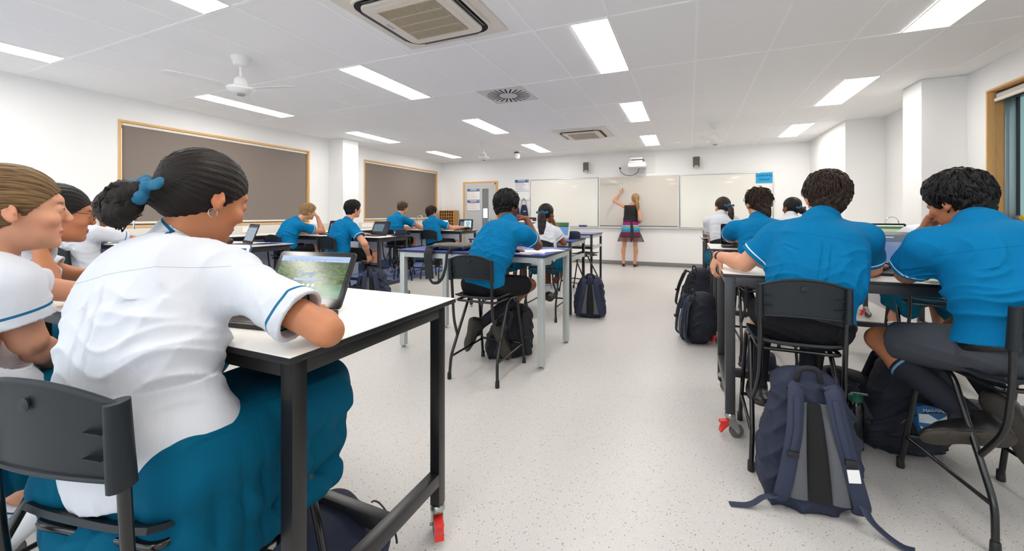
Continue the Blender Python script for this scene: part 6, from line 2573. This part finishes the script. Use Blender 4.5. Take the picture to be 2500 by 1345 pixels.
# --- the teacher at the board
def teacher():
    f = {'pelvis': (-1.235, 9.72, .97), 'neck': (-1.21, 9.70, 1.44), 'head': AY(1551, 485, 9.72) , 'shL': (-1.375, 9.70, 1.40), 'shR': (-1.06, 9.66, 1.37),
         'elL': AY(1516, 487, 9.72), 'wrL': AY(1526, 470, 9.86), 'elR': (-1.0, 9.62, 1.10), 'wrR': (-1.04, 9.84, 1.02),
         'hipL': (-1.33, 9.72, .92), 'hipR': (-1.14, 9.72, .92), 'knL': (-1.38, 9.75, .50), 'knR': (-1.13, 9.76, .50), 'anL': (-1.395, 9.77, .105), 'anR': (-1.145, 9.79, .105),
         'toeL': (-1.42, 9.94, .03), 'toeR': (-1.12, 9.95, .03), 'root': (-1.235, 9.74, 0), 'bow': (.01, 0, 0)}
    P = {k: arr(v) for k, v in f.items()}
    P['elL'], P['wrL'] = V3(-1.61, 9.74, 1.53), V3(-1.49, 9.90, 1.72)
    report('teacher', P)
    E0, P, T, HR = person('person writing on whiteboard in black top and striped purple skirt', P, build=.93, fem=True, skin=SK_LIGHT, hair=('low', 'blond'), top='none', bottom='none',
                          socks='none', shoes=False, vox=.008, seed=30, head=(.35, .0, 0), group=None,
                          hair_kw=dict(tie=(.0, -.11, -.05), tail=[(.02, -.02, -.06, .035), (.03, -.02, -.13, .035), (.03, -.01, -.20, .025)], bow=False),
                          hands={'L': dict(d=(.2, .2, .95), n=(.3, .9, 0), t=(.9, 0, .2), curl=1.2), 'R': dict(d=(-.5, .6, .3), n=(-.5, -.3, 0), t=(0, 0, 1), curl=.8)})
    sub = -P['root']
    pel, neck = P['pelvis'], P['neck']
    S = Vol(pel - .4, neck + .3, .008)
    S.ell(pel + V3(0, 0, .10), (.165, .120, .14), T)
    S.ell(pel + V3(.01, 0, .24), (.158, .118, .18), T, k=.06)
    S.ell(neck - V3(0, 0, .12), (.158, .118, .14), T, k=.05)
    for s_ in ('L', 'R'):
        S.cone(neck - V3(0, 0, .05), P['sh' + s_] * .72 + neck * .28 - V3(0, 0, .01), .062, .056, k=.03)
    S.plane(pel + V3(0, 0, .09), (0, 0, -1), r=.4)
    S.plane(neck - V3(0, 0, .012), (0, 0, 1), r=.3)
    a, b = S.mesh()
    mesh_obj('top', a + sub, b, mat('black_jersey', (20, 20, 22), .8), E0)
    # full skirt, printed lining under sheer maroon net
    m = mat('striped_skirt', (120, 30, 80), .8)
    nt = m.node_tree
    bs = nt.nodes['Principled BSDF']
    at = N(nt, 'ShaderNodeAttribute', attribute_name='tl')
    sep = N(nt, 'ShaderNodeSeparateXYZ')
    nt.links.new(at.outputs['Vector'], sep.inputs[0])
    n = N(nt, 'ShaderNodeTexNoise', i_Scale=26.0, i_Detail=3.0)
    nt.links.new(at.outputs['Vector'], n.inputs['Vector'])
    z = math_n(nt, 'ADD', sep.outputs['Z'], math_n(nt, 'MULTIPLY', math_n(nt, 'SUBTRACT', n.outputs['Fac'], .5), .035))
    mr = N(nt, 'ShaderNodeMapRange')
    mr.inputs['From Min'].default_value = -.38
    mr.inputs['From Max'].default_value = .10
    nt.links.new(z, mr.inputs['Value'])
    cr = N(nt, 'ShaderNodeValToRGB')
    cr.color_ramp.interpolation = 'CONSTANT'
    el = cr.color_ramp.elements
    el[0].position, el[0].color = 0, (*lin((92, 36, 56)), 1)
    el[1].position, el[1].color = .28, (*lin((150, 40, 84)), 1)
    for p, c in ((.47, (20, 130, 170)), (.58, (44, 160, 196)), (.67, (150, 160, 64)), (.71, (110, 140, 160)), (.75, (190, 180, 205)), (.79, (96, 40, 130)), (.83, (150, 16, 100)), (.95, (110, 16, 80))):
        q = el.new(p)
        q.color = (*lin(c), 1)
    nt.links.new(mr.outputs[0], cr.inputs['Fac'])
    nt.links.new(cr.outputs['Color'], bs.inputs['Base Color'])

    def skirt(name, z0, z1, r0, r1, mt, amp):
        nu, nv = 96, 16
        vs, tl = [], []
        for j in range(nv + 1):
            t = j / nv
            for i in range(nu):
                a_ = 2 * math.pi * i / nu
                r = r0 + (r1 - r0) * t ** .8 + amp * t * math.sin(a_ * 13 + 1.7 * math.sin(a_ * 3))
                p = V3(pel[0] + r * 1.12 * math.cos(a_), pel[1] + r * .82 * math.sin(a_), z0 + (z1 - z0) * t)
                vs.append(p)
                tl.append(p - pel)
        fs = [(j * nu + i, (j + 1) * nu + i, (j + 1) * nu + (i + 1) % nu, j * nu + (i + 1) % nu) for j in range(nv) for i in range(nu)]
        mesh_obj(name, np.array(vs) + sub, np.array(fs), mt, E0, {'tl': np.array(tl)})
    skirt('skirt_lining', 1.07, .685, .135, .205, m, .008)
    net = mat('maroon_net', (80, 34, 50), .8, alpha=.55)
    skirt('skirt_net', .80, .585, .195, .262, net, .014)
    MB().tube([tuple(pel + sub + V3(.158 * math.cos(a_), .118 * math.sin(a_), .10)) for a_ in [2 * math.pi * k / 32 for k in range(32)]], .018, 8, closed=True, flat=(.5, 1.0, (0, 0, 1))).build('waistband', mat('sash', (60, 16, 50), .6), E0)
    mb = MB()
    for dx, zz in ((.0, .62), (.035, .66)):
        mb.tube([pel + sub + V3(.03 + dx * .3, -.125, .10), pel + sub + V3(.04 + dx, -.165, -.10), pel + sub + V3(.04 + dx, -.20, zz - 1.0)], [.014, .018, .020], 8, flat=(1.0, .3, (0, 1, 0)))
    mb.build('sash_tail', mat('sash_black', (26, 20, 26), .7), E0)
    for s_ in ('L', 'R'):
        An, toe = P['an' + s_], P['toe' + s_]
        d = nrm((toe - An) * V3(1, 1, 0))
        r_ = V3(d[1], -d[0], 0)
        mb = MB()
        hp = An + sub - d * .035
        mb.tube([hp - V3(0, 0, .104), hp - V3(0, 0, .06)], [.014, .024], 12)
        mb.tube([hp - V3(0, 0, .060), An + sub + d * .05 - V3(0, 0, .085), An + sub + d * .13 - V3(0, 0, .098), An + sub + d * .20 - V3(0, 0, .097)], [.026, .030, .036, .020], 12, flat=(1, .25, (0, 0, 1)))
        mb.tube([An + sub + V3(.030 * math.cos(a_), .030 * math.sin(a_), -.012) for a_ in [2 * math.pi * k / 14 for k in range(14)]], .006, 8, closed=True)
        mb.tube([An + sub + d * .11 - V3(0, 0, .09) - r_ * .042, An + sub + d * .115 - V3(0, 0, .050), An + sub + d * .11 - V3(0, 0, .09) + r_ * .042], .010, 8, flat=(1.2, .4, (0, 0, 1)))
        mb.build('sandal', M_SHOE, E0)
    mk = P['wrL'] + V3(.03, .05, .10)
    MB().cyl(tuple(mk + V3(-.0, -.04, -.03)), tuple(mk + V3(.01, .10, .02)), .008, 10).build('marker_pen', M_BLACK)
    tag(bpy.data.objects['marker_pen'], 'black marker held in the teacher\'s raised hand', 'marker')


add('teacher', teacher)

import time
made = {}
for key, fn in PEOPLE:
    t0 = time.time()
    made[key] = fn()
    if os.environ.get('POSE'):
        print('TIME', key, round(time.time() - t0, 2))
# ================================================================== SCHOOL BAGS
M_BAG = mat('navy_bag_cloth', (28, 36, 58), .75, bump=(260, .35, .0015), noise=(9, .18))
M_BAG2 = mat('dark_navy_bag_cloth', (18, 22, 36), .78, bump=(260, .35, .0015), noise=(9, .18))
M_MESHG = mat('grey_mesh', (92, 94, 98), .9, bump=(420, .8, .002))
M_MESHB = mat('black_mesh', (20, 20, 22), .9, bump=(420, .8, .002))
M_STRAP = mat('navy_strap', (36, 44, 68), .7, bump=(500, .3, .001))
M_STRAPD = mat('dark_strap', (22, 24, 32), .7, bump=(500, .3, .001))


def strap(mb, pts, w, t, up=(0, 1, 0)):
    P = fillet(pts, .05, 5)
    mb.tube(P, [w] * len(P), 10, flat=(1.0, t / w, up))


def backpack(loc, rz, label, w=.32, h=.47, d=.20, lean=0.0, m=None, sm=None, seed=1, back_view=True, panel=True, slump=.0, crest=False, open_top=False, twist=0.0):
    """stands on its base; the carrying side (straps) faces -y"""
    m, sm = m or M_BAG, sm or M_STRAP
    rs = np.random.RandomState(seed)
    B = empty('backpack', loc, rz, label, 'backpack', 'school backpacks on the floor')
    ph = rs.uniform(0, 6.28, 6)
    v = .006
    V = Vol((-w * .75, -d * .9, -.02), (w * .75, d * 1.1, h + .06), v)
    # main sack: widest at the base, rounded top
    V.ell((0, 0, h * .30), (w * .52, d * .52, h * .33), e=3.2)
    V.ell((0, 0, h * .62), (w * .46, d * .46, h * .38), k=.05, e=2.8)
    V.ell((0, d * .42, h * .33), (w * .38, d * .30, h * .26), k=.02, e=3.0)      # front pocket
    for sx in (-1, 1):
        V.ell((sx * w * .47, 0, h * .24), (w * .10, d * .36, h * .20), k=.015, e=2.6)   # side pockets

    def dsp(X, Y, Z):
        s1 = (1 - np.abs(np.sin(Z * 34 + ph[0] + 2 * np.sin(X * 14 + ph[1]) + 2 * np.sin(Y * 18 + ph[2])))) ** 1.8
        s2 = (1 - np.abs(np.sin(X * 30 + Z * 16 + ph[3] + 1.6 * np.sin(Z * 17 + Y * 12 + ph[4])))) ** 2
        s3 = np.sin(X * 9 + ph[5]) * np.sin(Z * 8 + ph[1])
        return (.007 * s1 + .006 * s2 + .010 * s3 - .005) * np.clip((h * .95 - Z) / (h * .2), .15, 1)
    V.disp(dsp)
    V.plane((0, 0, 0.0), (0, 0, -1), r=1.0)
    pts, q = V.mesh()
    sl = slump

    def warp(P):
        P = np.asarray(P, float).copy()
        t = np.clip(P[..., 2] / h, 0, 1.2)
        P[..., 1] += lean * t * h + twist * P[..., 0] * t
        P[..., 0] += sl * t ** 2 * h
        P[..., 2] *= 1 - .18 * abs(sl)
        return P
    mesh_obj('body', warp(pts), q, m, B)
    W = lambda x, y, z: Vector(warp(np.array([x, y, z])))
    if panel:
        yb = -d * .50
        for (name, x0, x1, mm) in (('mesh_panel', -.105, -.038, M_MESHG), ('mesh_panel', .038, .105, M_MESHG), ('spine_panel', -.040, .040, M_MESHB)):
            def fn(u, t_):
                z = h * (.12 + .68 * t_)
                k = 1 - .45 * t_ ** 2
                x = (x0 + (x1 - x0) * u) * k
                bulge = .026 * (1 - (2 * abs(t_ - .42)) ** 2.2) if mm is M_MESHG else .012 * (1 - (2 * abs(t_ - .42)) ** 2)
                return W(x, yb - (.008 if mm is M_MESHG else .016) - max(0, bulge) * math.sin(math.pi * min(1, max(0, u))) ** .5, z)
            MB().sheet(fn, 8, 18, thick=.012).build(name, mm, B)
    for sx in (-1, 1):
        mb = MB()
        x0 = sx * .060
        strap(mb, [W(x0, -d * .40, h * .88), W(x0 * 1.05, -d * .62, h * .93), W(x0 * 1.35, -d * .70, h * .62), W(x0 * 1.9, -d * .66, h * .32), W(x0 * 2.3, -d * .60, h * .13), W(x0 * 2.3, -d * .42, h * .07)], .030, .010)
        s = mb.build('shoulder_strap', sm, B)
        mb = MB()
        strap(mb, [W(x0 * 1.1, -d * .72, h * .86), W(x0 * 1.3, -d * .78, h * .62), W(x0 * 1.65, -d * .75, h * .44)], .012, .003)
        mb.build('webbing', sm, s)
        MB().box(-.02, .02, -.006, .006, -.012, .012, bev=.003, M=Matrix.Translation(W(x0 * 1.62, -d * .78, h * .46))).build('buckle', M_BLACK, s)
    mb = MB()
    strap(mb, [W(-.045, -d * .34, h * .93), W(-.035, -d * .42, h * 1.04), W(.035, -d * .42, h * 1.04), W(.045, -d * .34, h * .93)], .012, .006)
    mb.build('grab_handle', M_STRAPD, B)
    mb = MB()
    for k, (zz, yy) in enumerate(((.90, .16), (.56, .62))):
        P_ = [W(w * .40 * math.sin(a), d * yy + .012 * math.cos(a) + (.03 if k else 0), h * (zz - .25 * (1 - math.cos(a)) * .9)) for a in [(-1.2 + 2.4 * i / 14) for i in range(15)]]
        mb.tube(P_, .0035, 6)
    mb.build('zip', M_BLACK, B)
    return B


b1 = backpack((.475, 2.085, 0), .10, 'large navy backpack with grey mesh back leaning behind the large boy\'s stool', w=.33, h=.54, d=.20, lean=.18, seed=3)
# loose strap ends of the big bag
mb = MB()
strap(mb, [(-.132, -.09, .09), (-.155, -.10, .06), (-.20, -.10, .05), (-.25, -.11, .008), (-.33, -.12, .004)], .016, .003, (0, 0, 1))
mb.build('loose_strap_end', M_STRAP, b1)
mb = MB()
strap(mb, [(.132, -.10, .10), (.150, -.135, .05), (.19, -.165, .022), (.225, -.185, .008), (.25, -.20, .016)], .018, .004, (0, 0, 1))
mb.build('loose_strap_end', M_STRAP, b1)
MB().box(-.02, .02, -.002, .002, -.025, .025, M=Matrix.Translation((.105, -.115, .20)) @ Matrix.Rotation(-.15, 4, 'Y')).build('white_tag', M_PAPER, b1)

b2 = backpack((1.02, 2.78, 0), .5, 'dark navy backpack with school crest under the right table', w=.36, h=.50, d=.24, lean=.05, m=M_BAG2, sm=M_STRAPD, seed=5, panel=False, slump=-.10)
b2.rotation_euler = (0, 0, math.pi + .25)
M_CRB = mat('crest_blue', (34, 96, 150), .7)
M_CRW = mat('crest_white', (196, 210, 216), .7, noise=(60, .25))
cr = empty('crest', (-.02, .205, .22))
cr.parent = b2
cr.rotation_euler = (-.08, 0, math.pi)
shield = [(-.085, .075), (-.05, .085), (0, .075), (.05, .085), (.085, .075), (.085, 0), (.065, -.05), (0, -.085), (-.065, -.05), (-.085, 0)]
MB().prism(shield, -.004, .03).build('shield', M_CRB, cr)
mb = MB()
mb.prism([(-.080, .045), (-.04, .045), (.0, .02), (.04, .045), (.080, .045), (.080, .005), (0, -.0), (-.080, .005)][:8], -.006, -.003)
mb.build('white_band', M_CRW, cr)
MB().prism([(-.078, -.012), (-.02, -.03), (.0, -.035), (.02, -.03), (.078, -.012), (.06, -.048), (0, -.078), (-.06, -.048)], -.006, -.003).build('white_base', M_CRW, cr)
MB().lathe([(.012, 0), (.016, .0), (.016, .002), (.012, .002)], n=18, M=Matrix.Translation((0, -.006, -.052)) @ Matrix.Rotation(math.pi / 2, 4, 'X')).build('emblem', M_CRB, cr)
text_obj('MANSFIELD', .024, 'crest_lettering', M_CRW, cr, (0, -.0055, .060), (math.pi / 2, 0, 0), .0006)
text_obj('S  H  S', .020, 'crest_initials', M_CRW, cr, (0, -.0075, -.012), (math.pi / 2, 0, 0), .0006, bold=.001)

b2b = backpack((.86, 2.86, 0), -.5, 'dark school bag slumped beside the crested backpack', w=.34, h=.34, d=.26, lean=.1, m=M_BAG2, sm=M_STRAPD, seed=8, panel=False, slump=-.2)
bt = empty('drink_bottle', (.80, 2.66, 0), 0, 'black drink bottle with green lid beside bags under right table', 'bottle')
MB().lathe([(.030, 0), (.034, .005), (.034, .22), (.028, .24), (.024, .25)], n=20).build('flask', mat('smoky_plastic', (20, 24, 26), .15), bt)
MB().lathe([(.030, .25), (.031, .275), (.02, .285), (0, .285)], n=20).box(-.01, .05, -.008, .008, .283, .29).build('lid', mat('green_lid', (16, 84, 66), .4), bt)

backpack((-1.07, 4.82, 0), .15, 'navy backpack with grey mesh standing against blue table leg in centre aisle', w=.33, h=.50, d=.21, lean=-.05, seed=11)
backpack((.06, 4.28, 0), -1.25, 'navy backpack leaning on second row table leg, its side to camera', w=.30, h=.50, d=.24, lean=.10, m=M_BAG2, seed=13, slump=.12)
backpack((.04, 5.62, 0), -1.1, 'dark navy backpack farthest up the right aisle', w=.34, h=.58, d=.26, lean=.12, m=M_BAG2, sm=M_STRAPD, seed=17, panel=False, slump=.2)
backpack((-1.42, 3.22, 0), .6, 'black backpack under the feet of the boy at the blue table', w=.36, h=.44, d=.24, lean=.12, m=mat('black_bag_cloth', (22, 24, 30), .8, bump=(260, .35, .0015)), sm=M_STRAPD, seed=19, panel=False, slump=.15)
backpack((-3.70, 4.12, 0), .35, 'navy backpack slumped at the leg of left white table', w=.34, h=.53, d=.24, lean=.1, seed=23, slump=-.12)
backpack((-3.97, 4.28, 0), -.2, 'smaller navy bag squeezed left of another backpack by left white table', w=.24, h=.42, d=.20, lean=.05, seed=29, panel=False)
bq = backpack((-1.12, 1.00, 0), -.5, 'navy backpack beneath the closest table, only its top in view', w=.34, h=.235, d=.26, lean=.05, seed=31, panel=False)
backpack((-1.36, .74, 0), .3, 'black bag under the closest table behind its front leg', w=.26, h=.20, d=.2, lean=.0, m=mat('black_bag_cloth', (22, 24, 30)), sm=M_STRAPD, seed=37, panel=False)

# laptop satchel lying on the blue table, straps hanging over the edge
sa = empty('satchel', (-1.98, 3.22, .90), -.05, 'dark grey laptop bag lying flat on the blue table, straps dangling', 'bag')
V = Vol((-.24, -.18, -.01), (.24, .18, .08), .005)
V.ell((0, 0, .026), (.205, .145, .026), e=4.0)
V.ell((.02, .0, .032), (.15, .11, .026), k=.01, e=3.5)
V.disp(lambda X, Y, Z: .004 * (1 - np.abs(np.sin(X * 24 + Y * 31 + np.sin(Y * 20)))) ** 2 - .001)
V.plane((0, 0, .001), (0, 0, -1), r=1)
pts, q = V.mesh()
mesh_obj('body', pts, q, mat('charcoal_nylon', (62, 60, 58), .5, bump=(300, .3, .001)), sa)
MB().tube([(-.19, -.13, .03), (-.0, -.146, .034), (.19, -.13, .03)], .003, 6).build('zip', M_BLACK, sa)
mb = MB()
strap(mb, [(-.10, -.14, .018), (-.105, -.232, .012), (-.106, -.252, -.03), (-.098, -.248, -.16), (-.088, -.248, -.245)], .046, .014, (0, 1, .2))
strap(mb, [(-.088, -.248, -.245), (-.06, -.246, -.28), (.0, -.246, -.275), (.05, -.244, -.225), (.085, -.246, -.12), (.095, -.248, -.02), (.11, -.235, .012), (.16, -.12, .02)], .014, .004, (0, 1, .2))
mb.build('shoulder_strap', M_STRAPD, sa)
mb = MB()
strap(mb, [(.17, .05, .03), (.24, .02, .06), (.27, -.03, .05), (.24, -.07, .02)], .018, .006, (0, 1, .2))
mb.build('grab_handle', M_BLACK, sa)

# small things worn by the people ------------------------------------------------------------
if 'p15' in made:
    E0, P, T, HR = made['p15']
    d = nrm(P['wrL'] - P['elL'])
    c = P['wrL'] - d * .025
    u = nrm(np.cross(d, V3(0, 0, 1)))
    v_ = np.cross(u, d)
    wt = empty('wristwatch', tuple(c), 0, 'black wristwatch on the large boy\'s outstretched left wrist', 'watch')
    MB().tube([(u * math.cos(a) + v_ * math.sin(a)) * .0305 for a in [2 * math.pi * k / 20 for k in range(20)]], .010, 8, closed=True, flat=(.35, 1.0, tuple(d))).build('strap', M_BLACK, wt)
    MB().cyl(tuple(v_ * .026 + u * .012), tuple(v_ * .037 + u * .017), .017, 18).build('case', M_BLACK, wt)
if 'p1' in made:
    E0, P, T, HR = made['p1']
    c = P['head'] + HR[0] * .088 - HR[1] * .012 - HR[2] * .052
    er_ = tag(MB().tube([(0, .011 * math.cos(a), .011 * math.sin(a)) for a in [2 * math.pi * k / 18 for k in range(18)]], .0011, 6, closed=True).build('earring', M_CHROME, loc=tuple(c)), 'thin silver hoop earring of the girl nearest the camera', 'earring')
if 'p3' in made:
    E0, P, T, HR = made['p3']
    M = Matrix([list(HR[0]) + [0], list(HR[1]) + [0], list(HR[2]) + [0], [0, 0, 0, 1]]).transposed()
    g = empty('spectacles', tuple(P['head']), 0, 'thin dark framed glasses worn by the girl with black hair', 'glasses')
    g.matrix_world = Matrix.Translation(tuple(P['head'])) @ M
    mb = MB()
    for sx in (-1, 1):
        mb.tube([(sx * .032 + .022 * math.cos(a), .106, .0 + .018 * math.sin(a)) for a in [2 * math.pi * k / 20 for k in range(20)]], .0013, 6, closed=True)
        mb.tube([(sx * .054, .106, .006), (sx * .078, .09, .008), (sx * .082, .0, .008)], .0015, 6)
    mb.tube([(-.01, .108, .004), (.01, .108, .004)], .0015, 6)
    mb.build('frame', M_BLACK, g)
